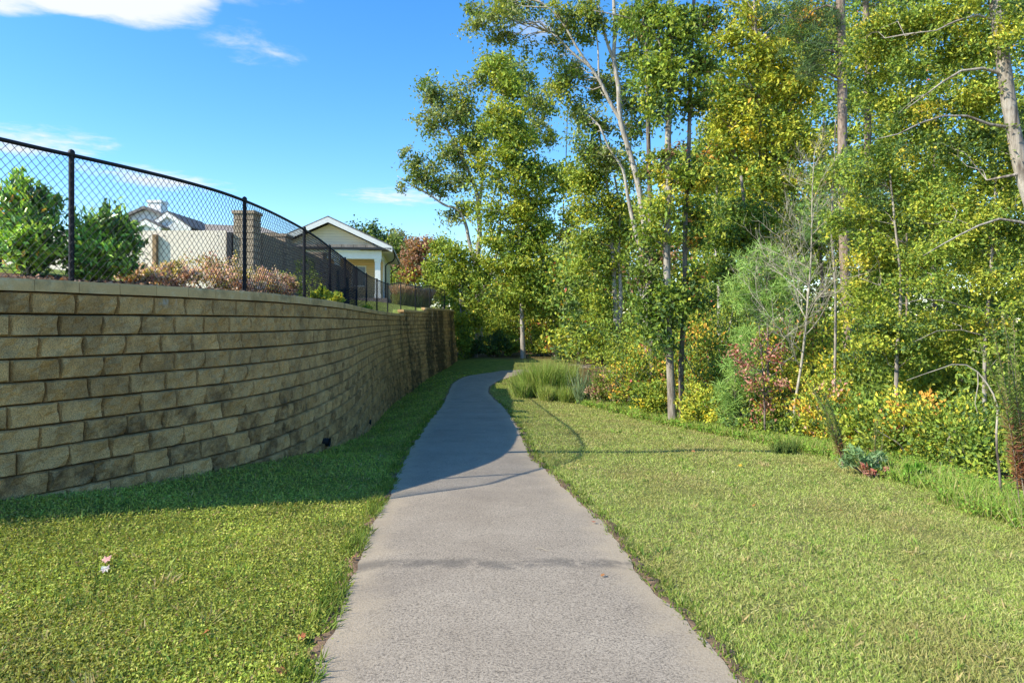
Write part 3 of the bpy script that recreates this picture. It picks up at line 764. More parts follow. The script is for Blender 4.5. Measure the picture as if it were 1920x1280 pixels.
# lusher low growth and taller grass along the foot of the wood
GC = Leaves(); num = 60000
yy = np.exp(rng.uniform(math.log(5.5), math.log(26), num)); off = rng.normal(.25, .42, num) + .30 * fbm(yy * 1.7, yy * .6 + 1)
xx = xe(yy) + off; kp = (off > -.25 + .25 * fbm(yy * 3, off)) & (xx < .85 * yy); xx, yy, off = xx[kp], yy[kp], off[kp]; num = len(xx)
tall = rng.random(num) < .45
zz_ = gz(xx, yy); hgt = rng.uniform(.02, .16, num) + np.clip(off, 0, .8) * .12
k_ = int((~tall).sum()); m = ~tall
GC.add(np.column_stack([xx, yy, zz_ + hgt])[m], unit(k_), unit(k_) * .7 + np.array([-.2, -.3, 1]), rng.uniform(.03, .06, k_) * np.maximum(1, yy[m] / 10), rng.uniform(.018, .032, k_) * np.maximum(1, yy[m] / 10), pick([(3, (.19, .36, .05)), (3, (.27, .42, .06)), (1, (.11, .19, .035)), (.6, (.42, .38, .09))], k_))
m = tall; k_ = int(m.sum()); L = rng.uniform(.10, .34, k_); dr = unit(k_) * .55 + np.array([-.1, -.1, 1]); dr /= np.linalg.norm(dr, axis=1)[:, None]
GC.add(np.column_stack([xx, yy, zz_])[m] + dr * (L * .48)[:, None], dr, unit(k_), L, rng.uniform(.007, .012, k_) * np.maximum(1, yy[m] / 10), pick([(3, (.26, .38, .07)), (2, (.34, .40, .10)), (1, (.46, .40, .19))], k_))
GC.build('ground_cover', M['grass'], None, fold=.2, kind='stuff', label='bright green low weeds and tall grass along the foot of the wood', category='weeds')

# ------------------------------------------------------------------ single fallen leaves
def fallen(x, y, size, c, label, group=None, tilt=.35, flip=0):
    p = hit(x, y); a = random.uniform(0, 6.28)
    lob = [(0, -.5), (.12, -.28), (.34, -.30), (.30, -.06), (.50, .12), (.26, .16), (.16, .34), (0, .55), (-.16, .34), (-.26, .16), (-.50, .12), (-.30, -.06), (-.34, -.30), (-.12, -.28)]
    v = [(0, 0, .10)] + [(q[0], q[1], .06 + random.uniform(-.10, .22) * (abs(q[0]) + abs(q[1]))) for q in lob]
    f = [(0, k + 1, (k + 1) % 14 + 1) for k in range(14)]
    me = bpy.data.meshes.new('fallen_leaf'); me.from_pydata(v, [], f); me.update()
    at = me.color_attributes.new('Col', 'FLOAT_COLOR', 'POINT')
    for k in range(15): at.data[k].color = tuple(min(1, q * random.uniform(.8, 1.15)) for q in c) + (1,)
    me.materials.append(M['dry_leaf'])
    o = bpy.data.objects.new('fallen_leaf', me); o.location = (p[0], p[1], p[2] + .03); o.scale = (size,) * 3
    o.rotation_euler = (random.uniform(-tilt, tilt), random.uniform(-tilt, tilt), a)
    o['label'] = label; o['category'] = 'leaf'
    if group: o['group'] = group
    put(o); return o
o = fallen(200, 1062, .075, (.62, .36, .30), 'pale pink curled leaf standing in the left lawn, above a whitish one', 'fallen leaves'); o.rotation_euler = (.55, .2, -.6); o.location.z += .015
o = fallen(197, 1076, .075, (.60, .55, .46), 'whitish fallen leaf lying below the pink one on the left lawn', 'fallen leaves'); o.rotation_euler = (.35, -.3, .9)
fallen(385, 1198, .055, (.36, .15, .06), 'brown curled leaf alone in the middle of the left lawn', 'fallen leaves', .8)
fallen(566, 1205, .06, (.34, .13, .06), 'reddish brown leaf among the weeds at the left path edge', 'fallen leaves', .7)
fallen(527, 1271, .075, (.38, .17, .07), 'brown leaf at the bottom edge, left of the path', 'fallen leaves', .4)
fallen(1130, 1086, .035, (.32, .14, .06), 'small brown leaf lying on the asphalt path', 'fallen leaves', .4)
for x_, y_, lb in ((1098, 945, 'brown leaf at the right path edge just below the rail shadow'), (1113, 985, 'brown leaf at the right path edge, second one below the rail shadow'), (1214, 1092, 'brown leaf at the right path edge, level with the leaf on the asphalt'), (712, 945, 'brown leaf on bare soil at the left path edge below the wall shadow'), (663, 1052, 'brown leaf at the left path edge beside the dark tar band')):
    fallen(x_, y_, .045, (.36, .17, .09), lb, 'leaves along the path edge', .5)
for x_, y_, lb in ((1577, 962, 'orange-brown leaf on the right lawn straight below the blue-green sumac'), (1680, 1096, 'orange-brown leaf lowest on the right lawn'), (1414, 952, 'dark brown leaf on the right lawn below the pale yellow leaf'), (1442, 1014, 'brown leaf in the middle of the right lawn')):
    fallen(x_, y_, .05, (.42, .17, .06), lb, 'leaves on the right lawn', .6)
fallen(1745, 950, .07, (.60, .32, .22), 'pinkish tan leaf near the weeds at the right lawn edge', 'fallen leaves', .5)
fallen(1388, 876, .07, (.62, .42, .05), 'bright yellow leaf on the right lawn beyond the pole shadow', 'fallen leaves', .5)
fallen(1337, 888, .05, (.60, .52, .30), 'pale yellow leaf on the right lawn, left of the bright yellow one', 'fallen leaves', .5)
for x_, y_, lb in ((1098, 803, 'tan leaf inside the curve of the rail shadow on the far lawn'), (1255, 806, 'dry leaf on the lawn just in front of the paired trunks'), (1202, 808, 'reddish leaf on the lawn left of the paired trunks'), (1300, 849, 'pinkish leaf lying on the pole shadow'), (1383, 853, 'tan leaf at the far end of the pole shadow')):
    fallen(x_, y_, .08, random.choice([(.55, .35, .12), (.42, .16, .08), (.60, .45, .25)]), lb, 'leaves on the far right lawn', .5)
T = Tubes(); p0 = hit(1004, 1033); p1 = hit(1026, 1038)
tw = np.array([p0 + [0, 0, .025], (p0 + p1) / 2 + [0, .01, .032], p1 + [0, 0, .026], p1 + [.03, -.01, .03]]); T.add(tw, [.002, .003, .003, .001], 5)
T.build('fallen_twig', M['twig_pale'], None, label='thin pale twig lying on the asphalt path', category='twig')

# ------------------------------------------------------------------ buildings on the terrace
def siding(name, c, pitch, axis=2):
    m, nt, b = new_mat(name); k = NT(nt); p = k.pos()
    sx = k.n('ShaderNodeSeparateXYZ'); k.l(p, sx.inputs[0])
    fr = k.m('FRACT', k.m('DIVIDE', sx.outputs[axis], pitch))
    line = k.map(fr, 0.0, 0.16, 0.62, 1.0)
    cc = k.mix(1.0, k.ramp(k.noise(p, 2, 2), [(0.3, tuple(v * .93 for v in c)), (0.7, c)]), line, 'MULTIPLY')
    k.l(cc, b.inputs['Base Color']); b.inputs['Roughness'].default_value = 0.7
    k.bump(fr, 0.6, 0.02, b); return m
def shingles(name, c):
    m, nt, b = new_mat(name); k = NT(nt); p = k.pos()
    br = k.n('ShaderNodeTexBrick'); br.inputs['Scale'].default_value = 3.0; br.inputs['Mortar Size'].default_value = .012
    br.inputs['Color1'].default_value = (*[v * .8 for v in c], 1); br.inputs['Color2'].default_value = (*[min(1, v * 1.25) for v in c], 1); br.inputs['Mortar'].default_value = (*[v * .5 for v in c], 1)
    k.l(p, br.inputs['Vector'])
    k.l(k.mix(.5, br.outputs[0], k.ramp(k.noise(p, 30, 2), [(0.3, 0.5), (0.7, 1.0)]), 'MULTIPLY'), b.inputs['Base Color']); b.inputs['Roughness'].default_value = .95; return m
def brick_mat(name, c1, c2, mort, scale):
    m, nt, b = new_mat(name); k = NT(nt); p = k.obj()
    sx = k.n('ShaderNodeSeparateXYZ'); k.l(p, sx.inputs[0])
    cb = k.n('ShaderNodeCombineXYZ'); k.l(k.m('ADD', sx.outputs[0], sx.outputs[1]), cb.inputs[0]); k.l(sx.outputs[2], cb.inputs[1])
    br = k.n('ShaderNodeTexBrick'); br.inputs['Scale'].default_value = scale; br.inputs['Mortar Size'].default_value = .02
    br.inputs['Color1'].default_value = (*c1, 1); br.inputs['Color2'].default_value = (*c2, 1); br.inputs['Mortar'].default_value = (*mort, 1)
    k.l(cb.outputs[0], br.inputs['Vector']); k.l(br.outputs[0], b.inputs['Base Color']); b.inputs['Roughness'].default_value = .95
    k.bump(br.outputs['Fac'], -.5, .02, b); return m
M['white'] = plain('white_paint', (.80, .80, .78), .5, .04)
M['gable_siding'] = siding('beige_shake', (.76, .66, .50), .16)
M['tan_siding'] = siding('tan_siding', (.78, .56, .29), .15)
M['cream_siding'] = siding('cream_siding', (.74, .69, .48), .17)
M['shingle'] = shingles('grey_shingle', (.20, .19, .18))
M['shingle_tan'] = shingles('tan_shingle', (.30, .26, .22))
M['gutter'] = plain('black_gutter', (.02, .02, .022), .4, .1)
M['brick_grey'] = brick_mat('foundation_brick', (.20, .15, .14), (.26, .2, .18), (.3, .28, .26), 4.0)
M['masonry'] = brick_mat('tan_masonry', (.40, .31, .21), (.31, .24, .165), (.20, .17, .13), 3.4)
M['pillar_block'] = plain('pillar_block', (.40, .32, .235), .95, .3, 9, .8, 60, spec=.1)
M['panel'] = plain('beige_panel', (.76, .67, .55), .75, .05, 1.5)
M['wood'] = plain('brown_wood', (.26, .17, .09), .85, .3, 10)
M['window'] = plain('window_glass', (.06, .075, .09), .08, .2, 2, spec=.6)
M['grey_wall'] = siding('pale_grey_siding', (.66, .68, .70), .15)
M['white_siding'] = siding('white_board_siding', (.76, .77, .78), .18)

def house_frame(name, loc, rz, label, category='house'): return empty(name, loc, rz, label=label, category=category)

# porch house: gable to the viewer, porch post at the right
H = house_frame('porch_house', (-7.03, 40.0, CAMZ + 1.30), math.radians(7), 'beige gabled house with white porch column and black gutters behind the fence', 'house')
W_, ez, az, D = 7.30, 3.04, 4.72, 9.5           # width, eave, apex above its own ground, depth
ax = -W_ / 2
box('porch_floor', -W_ + .3, -.3, .15, 2.6, -.25, .12, M['brick_grey'], H)
for cx in (-.85, -3.2, -6.45):
    cl = box('column', cx - .16, cx + .16, .30, .62, .12, 2.42, M['white'], H); box('column_base', cx - .2, cx + .2, .26, .66, .121, .36, M['white'], cl); box('column_capital', cx - .19, cx + .19, .27, .65, 2.26, 2.418, M['white'], cl)
box('porch_beam', -W_ + .55, -.62, .24, .68, 2.42, 2.90, M['white'], H)
box('side_beam', -.98, -.64, .68, 2.6, 2.42, 2.898, M['white'], H)
box('porch_ceiling', -W_ + .6, -.98, .69, 2.6, 2.84, 2.89, M['white'], H)
box('back_wall', -W_ + .6, -.62, 2.6, 2.8, -.3, 3.0, M['tan_siding'], H)
dr = box('door', -4.6, -3.6, 2.56, 2.599, .12, 2.2, M['gutter'], H); box('window_pane', -4.4, -3.8, 2.54, 2.559, 1.1, 2.0, M['window'], dr)
wd = box('window', -2.6, -1.7, 2.56, 2.599, .9, 2.2, M['white'], H); box('window_pane', -2.52, -1.78, 2.54, 2.559, .98, 2.12, M['window'], wd)
box('side_wall', -.82, -.62, 2.8, D, -.3, 3.0, M['cream_siding'], H)
box('corner_board', -.70, -.60, 2.58, 2.72, -.3, 3.0, M['white'], H)
box('foundation', -.84, -.58, 2.75, D, -.6, .35, M['brick_grey'], H)
box('left_wall', -W_ + .6, -W_ + .8, 2.8, D, -.3, 3.0, M['cream_siding'], H)
prism_y('gable_wall', [(-W_ + .7, 3.1), (-.7, 3.1), (ax, 3.1 + (W_ / 2 - .7) * (az - ez) / (W_ / 2))], .55, .70, M['gable_siding'], H)
prism_y('pent_roof', [(-W_ + .2, 2.94), (-.2, 2.94), (-.45, 3.22), (-W_ + .45, 3.22)], .02, .56, M['shingle_tan'], H)
g = box('front_gutter', -W_ + .02, -.02, -.10, .015, 2.93, 3.05, M['gutter'], H)
sl = (az - ez) / (W_ / 2)
for sg in (-1, 1):
    e = 0.0 if sg > 0 else -W_
    o = prism_y('roof_slope', [(e, ez), (e, ez + .14), (ax, az + .14), (ax, az)][:: 1 if sg > 0 else -1], -.06, D + .4, M['shingle'], H)
    rk = prism_y('rake_board', [(e + sg * .02, ez - .24), (e + sg * .02, ez + .05), (ax, az + .05), (ax, az - .24)][:: 1 if sg > 0 else -1], -.10, -.061, M['white'], H)
    prism_y('rake_soffit', [(e, ez - .03), (e, ez - .003), (ax, az - .003), (ax, az - .03)][:: 1 if sg > 0 else -1], -.06, .55, M['white'], H)
box('eave_soffit', -.66, -.01, .69, D, 2.86, 2.90, M['white'], H)
box('side_gutter', -.03, .09, -.06, D + .3, 2.93, 3.05, M['gutter'], H)
for yy_ in (2.75, D - .3):
    T = Tubes(); T.add([(.03, yy_, 2.94), (.03, yy_, 2.72), (-.10, yy_, 2.50), (-.42, yy_, 2.36), (-.53, yy_, 2.22), (-.53, yy_, .0)], .042, 8)
    v = T.build('downspout', M['gutter'], None); v.parent = H
# masonry screen wall with pillars running away from the viewer
SWY = [(-6.15, 16.55), (-6.2, 18.2), (-6.55, 23.0), (-6.9, 28.5)]
sw = empty('masonry_screen_wall', (-6.15, 16.4, CAMZ + .6), label='tan masonry screen wall running back between stone pillars', category='wall')
for i_ in range(3):
    a, b = np.array(SWY[i_]), np.array(SWY[i_ + 1]); dd = b - a; L = np.linalg.norm(dd); u_ = dd / L; n_ = np.array([-u_[1], u_[0]]) * .11
    q = [a - n_, a + n_, b + n_, b - n_]; z0, z1 = .5, 2.15
    v = [(p[0] + 6.15, p[1] - 16.4, z0 - .6) for p in q] + [(p[0] + 6.15, p[1] - 16.4, z1 - .6) for p in q]
    obj_py('wall_run', v, BOXF, M['masonry'], sw)
for nm, (px_, py_), hw, zt_ in (('nearest', (-6.30, 16.25), .24, 2.62), ('second', (-6.28, 18.45), .25, 2.36), ('third', (-6.60, 23.2), .25, 2.36)):
    z0 = CAMZ + .45
    pl = empty('stone_pillar', (px_, py_, z0), label={'nearest': 'tallest stone pillar, nearest, where the beige panel fence ends', 'second': 'lower stone pillar just beyond the tallest one', 'third': 'farthest stone pillar in the screen wall, left of the porch house'}[nm], category='pillar', group='stone pillars')
    nz_ = int((CAMZ + zt_ - z0) / .15)
    ch_ = (CAMZ + zt_ - z0 - .07) / nz_
    for c_i in range(nz_):
        for b_i in range(2):
            o_ = .5 * (c_i % 2)
            x0, x1 = (-hw, 0) if b_i == 0 else (0, hw)
            if c_i % 2: x0, x1 = (-hw, -hw * .35) if b_i == 0 else (-hw * .35, hw)
            box('block', x0 + .007, x1 - .007, -hw - random.uniform(0, .012), hw + random.uniform(0, .01), c_i * ch_ + .007, (c_i + 1) * ch_ - .007, M['pillar_block'], pl)
    box('cap', -hw - .03, hw + .03, -hw - .03, hw + .03, nz_ * ch_, nz_ * ch_ + .07, M['pillar_block'], pl)
    box('core', -hw + .03, hw - .03, -hw + .03, hw - .03, 0, nz_ * ch_, M['core'], pl)
# beige panel fence facing the viewer
pf = empty('panel_fence', (-9, 16.0, CAMZ + .5), label='beige board panel fence between the big shrub and the tallest pillar', category='fence')
for x0, x1 in ((-13.9, -11.2), (-11.19, -8.37), (-8.36, -6.72)):
    box('panel', x0 + 9, x1 + 9, .05, .09, .05, 1.655, M['panel'], pf)
    for bx_ in np.arange(x0 + .2, x1 - .1, .62):
        T = Tubes(); T.add([(bx_ + 9, .051, 1.53), (bx_ + 9, .040, 1.53)], .012, 6); T.build('bolt', M['gutter'], None).parent = pf
box('wooden_post', -8.40 + 9, -8.31 + 9, -.06, .045, -.2, 1.55, M['wood'], pf)
box('wooden_post', -11.24 + 9, -11.15 + 9, -.06, .045, -.2, 1.55, M['wood'], pf)
box('end_post', -6.66 + 9, -6.55 + 9, -.06, .05, -.2, 1.60, M['gutter'], pf)

# far house with grey roof and white gables
G = house_frame('grey_roofed_house', (-22.4, 46, CAMZ + 1.0), 0, 'far house with grey roof and white front gables above the panel fence')
def far_gable(xc, y0, hw, zb, zt, nm):
    gb = prism_y(nm, [(xc - hw + .15, zb), (xc + hw - .15, zb), (xc, zt - .12)], y0, y0 + .2, M['white_siding'], G)
    for sg in (-1, 1):
        prism_y('gable_rake', [(xc + sg * hw, zb - .05), (xc + sg * hw, zb + .25), (xc, zt + .12), (xc, zt - .18)][:: 1 if sg > 0 else -1], y0 - .16, y0 - .005, M['white'], gb)
        prism_y('gable_roof', [(xc + sg * hw, zb + .25), (xc + sg * hw, zb + .35), (xc, zt + .22), (xc, zt + .12)][:: 1 if sg > 0 else -1], y0 - .16, y0 + 5, M['shingle'], gb)
box('wall', -4, 6, 1.0, 9, -1, 5.2, M['white_siding'], G)
far_gable(-.85, .2, 1.55, 5.12, 6.30, 'front_gable'); far_gable(-1.75, -.9, 1.0, 5.0, 5.62, 'porch_gable')
obj_py('roof', [(-4.4, .6, 5.1), (6.4, .6, 5.1), (3.6, 5, 6.15), (-1.2, 5, 6.35), (6.4, 9.4, 5.1), (-4.4, 9.4, 5.1)], [(0, 1, 2, 3), (1, 4, 2), (4, 5, 3, 2), (5, 0, 3), (0, 5, 4, 1)], M['shingle_tan'], G)
for x0 in (2.0, 4.2):
    w = box('window', x0, x0 + 1.0, .90, .999, 2.6, 4.2, M['white'], G); box('pane', x0 + .08, x0 + .92, .87, .899, 2.68, 4.12, M['window'], w)
# farther house with a white chimney box
G2 = house_frame('chimney_house', (-33.5, 60, CAMZ + 1.0), 0, 'white far house with blue-grey gable and square white chimney beyond the shrubs')
box('wall', -5, 4.2, 1, 10, -1, 7.6, M['grey_wall'], G2)
prism_y('gable_wall', [(-2.6, 7.6), (4.2, 7.6), (1.0, 9.1)], .8, 1.0, M['grey_wall'], G2)
for sg in (-1, 1): prism_y('roof_slope', [(.9 + sg * 3.6, 7.45), (.9 + sg * 3.6, 7.7), (.9, 9.3), (.9, 9.05)][:: 1 if sg > 0 else -1], .4, 11, M['shingle'], G2)
obj_py('hip_roof', [(-5.6, .4, 7.5), (-2.4, .4, 7.5), (-2.4, 6, 9.05), (-4.2, 6, 9.05), (-2.4, 10.6, 7.5), (-5.6, 10.6, 7.5)], [(0, 1, 2, 3), (2, 4, 5, 3), (5, 0, 3), (1, 4, 2)], M['shingle_tan'], G2)
chm = box('chimney', .3, 1.5, 2.2, 3.4, 8.4, 10.05, M['white'], G2); box('chimney_cap', .22, 1.58, 2.12, 3.48, 9.9, 10.12, M['white'], chm)
# white house at the far left
G3 = house_frame('white_corner_house', (-19.6, 24, CAMZ + .9), 0, 'white house wall with grey eave at the left edge behind the big shrub')
box('wall', -3.5, .55, 0, 6, -.5, 1.62, M['grey_wall'], G3)
box('corner_board', .55, .75, -.05, .15, -.5, 1.60, M['white'], G3); box('porch_box', .78, 2.6, -.8, 2, -.5, .55, M['white'], G3)
box('porch_wall', 1.05, 2.6, -.6, 2, .55, 1.52, M['white_siding'], G3)
wd = box('window', 1.25, 1.75, -.66, -.601, .62, 1.3, M['grey_wall'], G3); box('pane', 1.30, 1.70, -.69, -.661, .68, 1.24, M['window'], wd)
prism_y('roof_edge', [(-3.9, 1.62), (.95, 1.62), (.65, 2.05), (-3.9, 2.05)], -.4, 6.4, M['shingle'], G3)
wf = empty('iron_fence', (-16.2, 20.5, CAMZ + .9), label='black iron picket fence at the left edge in front of white house', category='fence')
for k_, xo in enumerate(np.arange(-.9, .8, .17)): box('picket', xo, xo + .022, 0, .022, -.3, 1.25, M['gutter'], wf)
for zz0 in (.12, 1.1): box('rail', -.95, .85, .024, .05, zz0, zz0 + .035, M['gutter'], wf)
box('gate_post', .62, .70, -.02, .06, -.3, 1.42, M['gutter'], wf)
bn = empty('garden_bench', (-11.35, 16.0, CAMZ + .80), label='small black metal bench beneath the big shrub at left', category='bench')
for xo in (-.2, .2): box('leg', xo - .02, xo + .02, -.02, .02, -.2, .25, M['gutter'], bn)
box('seat', -.24, .24, -.2, .14, .25, .29, M['gutter'], bn)
for zz0 in (.33, .47): box('back_rail', -.24, .24, .15, .18, zz0, zz0 + .045, M['gutter'], bn)
for xo in (-.24, .21): box('back_post', xo, xo + .03, .15, .18, .29, .47, M['gutter'], bn)

# street lamp standing left of the frame; its pole throws the long thin shadow over the lawn
tip = hit(1470, 847); back_t = 9.3
lx, ly = tip[0] - SUNK.x / -SUNK.z * back_t, tip[1] - SUNK.y / -SUNK.z * back_t
lz = terrace_at(lx, ly)
lp = empty('street_lamp', (lx, ly, lz), label='tall slim black street lamp on the terrace left of the view', category='lamp')
hh = tip[2] + back_t - lz
T = Tubes(); T.add([(lx, ly, lz - .3), (lx, ly, lz + hh - .35)], [.09, .08], 10); T.build('pole', M['gutter'], lp)
T = Tubes(); T.add([(lx, ly, lz), (lx, ly, lz + .5)], [.12, .09], 10); T.build('pole_base', M['gutter'], lp)
T = Tubes(); T.add([(lx, ly, lz + hh - .35), (lx, ly, lz + hh - .30), (lx, ly, lz + hh), (lx, ly, lz + hh + .12), (lx, ly, lz + hh + .2)], [.06, .15, .19, .20, .02], 10); T.build('lamp_head', M['gutter'], lp)

# ------------------------------------------------------------------ vegetation
YG, YG2, G_, DG, GG = (.26, .28, .035), (.20, .25, .035), (.125, .185, .032), (.055, .095, .028), (.145, .175, .065)
YE, OR, RD, PK, BRN = (.50, .40, .045), (.46, .25, .045), (.34, .10, .075), (.50, .27, .21), (.22, .14, .06)
PAL = {
 'maple': [(4, YG2), (2.4, YG), (3, G_), (.3, YE), (.8, DG)],
 'greygreen': [(4, (.185, .215, .085)), (3, G_), (.9, DG), (1.2, YG)],
 'yellow': [(4, YG), (2.2, (.34, .35, .045)), (.6, YE), (.08, OR), (2.8, G_)],
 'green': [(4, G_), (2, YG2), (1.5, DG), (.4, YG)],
 'fine': [(3.2, YG2), (2.2, YG), (3, G_), (.7, (.42, .37, .05)), (1.8, DG)],
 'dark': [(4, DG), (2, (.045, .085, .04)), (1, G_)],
 'pine': [(3, (.085, .15, .045)), (2, (.13, .21, .05)), (1, (.06, .105, .04))],
 'pinebright': [(3, (.16, .26, .06)), (2, (.21, .31, .07)), (1, (.10, .17, .045))],
 'red': [(2, RD), (3, (.40, .21, .15)), (2, PK), (1.6, YG2), (1, BRN)],
 'russet': [(3, (.30, .16, .10)), (2, (.36, .22, .13)), (2, GG), (1, OR)],
 'rusty': [(1.2, (.30, .17, .10)), (3, YG2), (3, G_), (1, DG)],
 'gold': [(2.2, (.42, .36, .05)), (.9, OR), (2.6, YG), (.7, PK), (2, G_)],
 'mixed': [(2.2, YG), (3.4, G_), (.7, YE), (.55, OR), (.4, RD), (2, DG)],
 'laurel': [(4, (.085, .17, .04)), (2.5, (.18, .31, .055)), (2, (.33, .46, .08)), (.25, OR), (1.5, (.04, .08, .025))],
 'abelia': [(3, (.66, .44, .36)), (3, (.72, .56, .47)), (1.6, (.50, .44, .14)), (.8, (.24, .26, .08)), (.5, (.40, .22, .14))],
 'weeds': [(3, (.30, .24, .12)), (2, (.36, .22, .15)), (2, YG2), (2, G_), (1, (.24, .13, .09))],
 'blue': [(3, (.15, .25, .10)), (2, (.20, .30, .14)), (1, (.10, .17, .06))],
}
for _k in PAL:
    _g = 1.62 if _k in ('maple', 'greygreen', 'yellow', 'green', 'fine', 'mixed', 'gold', 'pine', 'pinebright', 'dark') else 1.2
    _g = 1.75 if _k == 'laurel' else _g
    PAL[_k] = [(w, tuple(min(.8, q * _g) for q in c)) for w, c in PAL[_k]]
def clumps(LV, blobs, pal, leaf, aspect=.62, fill=1.0, cr=.6, flat=.6, dens=1.5, BR=None, anchors=None, br_r=.02, droop=0.0, needles=False, br_prob=.65):
    pal = PAL[pal] if isinstance(pal, str) else pal
    leaf = leaf if needles else leaf * 1.1
    for bl in blobs:
        x, y, d, rx, ry = bl[:5]
        c0 = P(x, y, d); rx, ry = rx * d / F, ry * d / F; rz = min(max(rx, ry), 2.6) if len(bl) < 6 else bl[5]
        n = int(fill * 2.6 * rx * ry / cr ** 2) + 3
        ctr = c0 + unit(n) * (rng.random((n, 1)) ** .42) * np.array([rx, rz, ry])
        if not needles:
            ns = int(.2 * n * 8 * cr * cr / (leaf * leaf)) // 4
            o = unit(ns) * (rng.random((ns, 1)) ** .38)
            LV.add(c0 + o * np.array([rx, rz, ry]) * 1.08, unit(ns), unit(ns) * .85 + np.array([-.12, -.2, .7]), leaf * rng.uniform(.6, 1.2, ns), leaf * aspect * rng.uniform(.7, 1.1, ns), pick(pal, ns))
        for c in ctr:
            r = cr * rng.uniform(.6, 1.75)
            k = max(8, int((1.0 if needles else 1.45) * dens * math.pi * r * r * 1.1 / (leaf * leaf * aspect)))
            if needles:
                q = 5; cc = c + unit(q) * r * .6
                dr = unit(k) + np.array([0, 0, .25]); dr /= np.linalg.norm(dr, axis=1)[:, None]
                base = cc[rng.integers(0, q, k)]
                L = leaf * rng.uniform(.7, 1.3, k)
                LV.add(base + dr * (L * .55)[:, None] + rng.normal(0, r * .12, (k, 3)), dr, unit(k), L, leaf * aspect, pick(pal, k, pick_base(pal), .5))
            else:
                o = np.clip(rng.normal(0, .45, (k, 3)), -1.3, 1.3)
                th = rng.uniform(0, 3.14); e1, e2 = rng.uniform(.65, 1.35, 2); tilt = rng.normal(0, .35, 2)
                ox = o[:, 0] * e1; oy = o[:, 1] * e2
                oo = np.column_stack([ox * math.cos(th) - oy * math.sin(th), ox * math.sin(th) + oy * math.cos(th), o[:, 2] * flat * rng.uniform(.8, 1.5)])
                oo[:, 2] += oo[:, 0] * tilt[0] + oo[:, 1] * tilt[1]
                p = c + oo * r; p[:, 2] -= droop * r * (o[:, 0] ** 2 + o[:, 1] ** 2)
                nm = unit(k) * .85 + np.array([-.12, -.2, .7]) + o * .5
                dr = unit(k) + o * .6 + np.array([0, 0, -.25])
                LV.add(p, dr, nm, leaf * rng.uniform(.5, 1.5, k), leaf * aspect * rng.uniform(.6, 1.35, k), pick(pal, k, pick_base(pal)))
            if BR is not None and anchors is not None and rng.random() < br_prob:
                w = np.linalg.norm((anchors - c) * np.array([1, 1, .8]), axis=1) + np.where(anchors[:, 2] > c[2] - .15, 1.2, 0)
                a = anchors[int(np.argmin(w))]
                t = np.linspace(0, 1, 6)[:, None]
                L = np.linalg.norm(c - a)
                pts = a + (c - a) * t + np.array([0, 0, 1]) * (np.sin(t * math.pi) * L * rng.uniform(-.02, .14)) + np.concatenate([[[0, 0, 0]], rng.normal(0, .05 * L, (4, 3)), [[0, 0, 0]]])
                BR.add(pts, np.linspace(min(br_r * (1 + .25 * L), br_r * 3), br_r * .25, 6), 5)
                for _ in range(2):
                    e = c + unit(1)[0] * r * np.array([1, 1, flat]); BR.add([pts[4], (pts[4] + e) / 2 + rng.normal(0, .03, 3), e], [br_r * .35, br_r * .25, br_r * .1], 4, cap=False)

def stem_pts(st, d, rooted=True):
    pts = np.array([P(q[0], q[1], q[2] if len(q) > 2 else d) for q in st])
    if rooted:
        g = float(gz(pts[0, 0], pts[0, 1]))
        if pts[0, 2] > g - .1: 
            lo = pts[0].copy(); lo[2] = g - .15
            if pts[0, 2] - g > 1.0:
                mid = (pts[0] + lo) / 2; mid[2] = (pts[0, 2] + g) / 2; pts = np.vstack([lo, mid, pts])
            else: pts = np.vstack([lo, pts])
    sm, _ = resample(pts, .35)
    return sm
N_LEAF = 0
def tree(name, label, d, stems, groups, bark='bark_grey', group=None, category='tree', br_r=.022, leafmat='leaf', extra=None, bends=.02):
    """stems: [(pixel points, base radius, tip radius)], the first is the trunk; groups: kwargs for clumps()"""
    global N_LEAF
    tr = stem_pts(stems[0][0], d)
    root = empty(name, tr[0] + [0, 0, .15], label=label, category=category, group=group)
    anchors = []
    for i, (st, r0, r1) in enumerate(stems):
        p = tr if i == 0 else stem_pts(st, d, False)
        n = len(p); p = p + np.concatenate([np.zeros((1, 3)), np.cumsum(rng.normal(0, bends * .35, (n - 1, 3)), axis=0) * np.array([1, 1, .2])]) * np.linspace(0, 1, n)[:, None] * .5
        rad = r0 + (r1 - r0) * np.linspace(0, 1, n) ** .8
        if i == 0: rad = rad * (1 + .35 * np.exp(-np.arange(n) * .9))
        rad = rad * (1 + rng.normal(0, .03, n))
        T = Tubes(); T.add(p, rad, 8); T.build('trunk' if i == 0 else 'limb', M[bark], root)
        anchors.append(p[int(n * (.25 if i == 0 else .1)):])
    anchors = np.concatenate(anchors)
    LV = Leaves(); BR = Tubes()
    for g in groups: clumps(LV, BR=BR, anchors=anchors, br_r=br_r, **g)
    N_LEAF += LV.count()
    LV.build('crown', M[leafmat], root, kind='stuff')
    BR.build('branching', M[bark], root, kind='stuff')
    return root

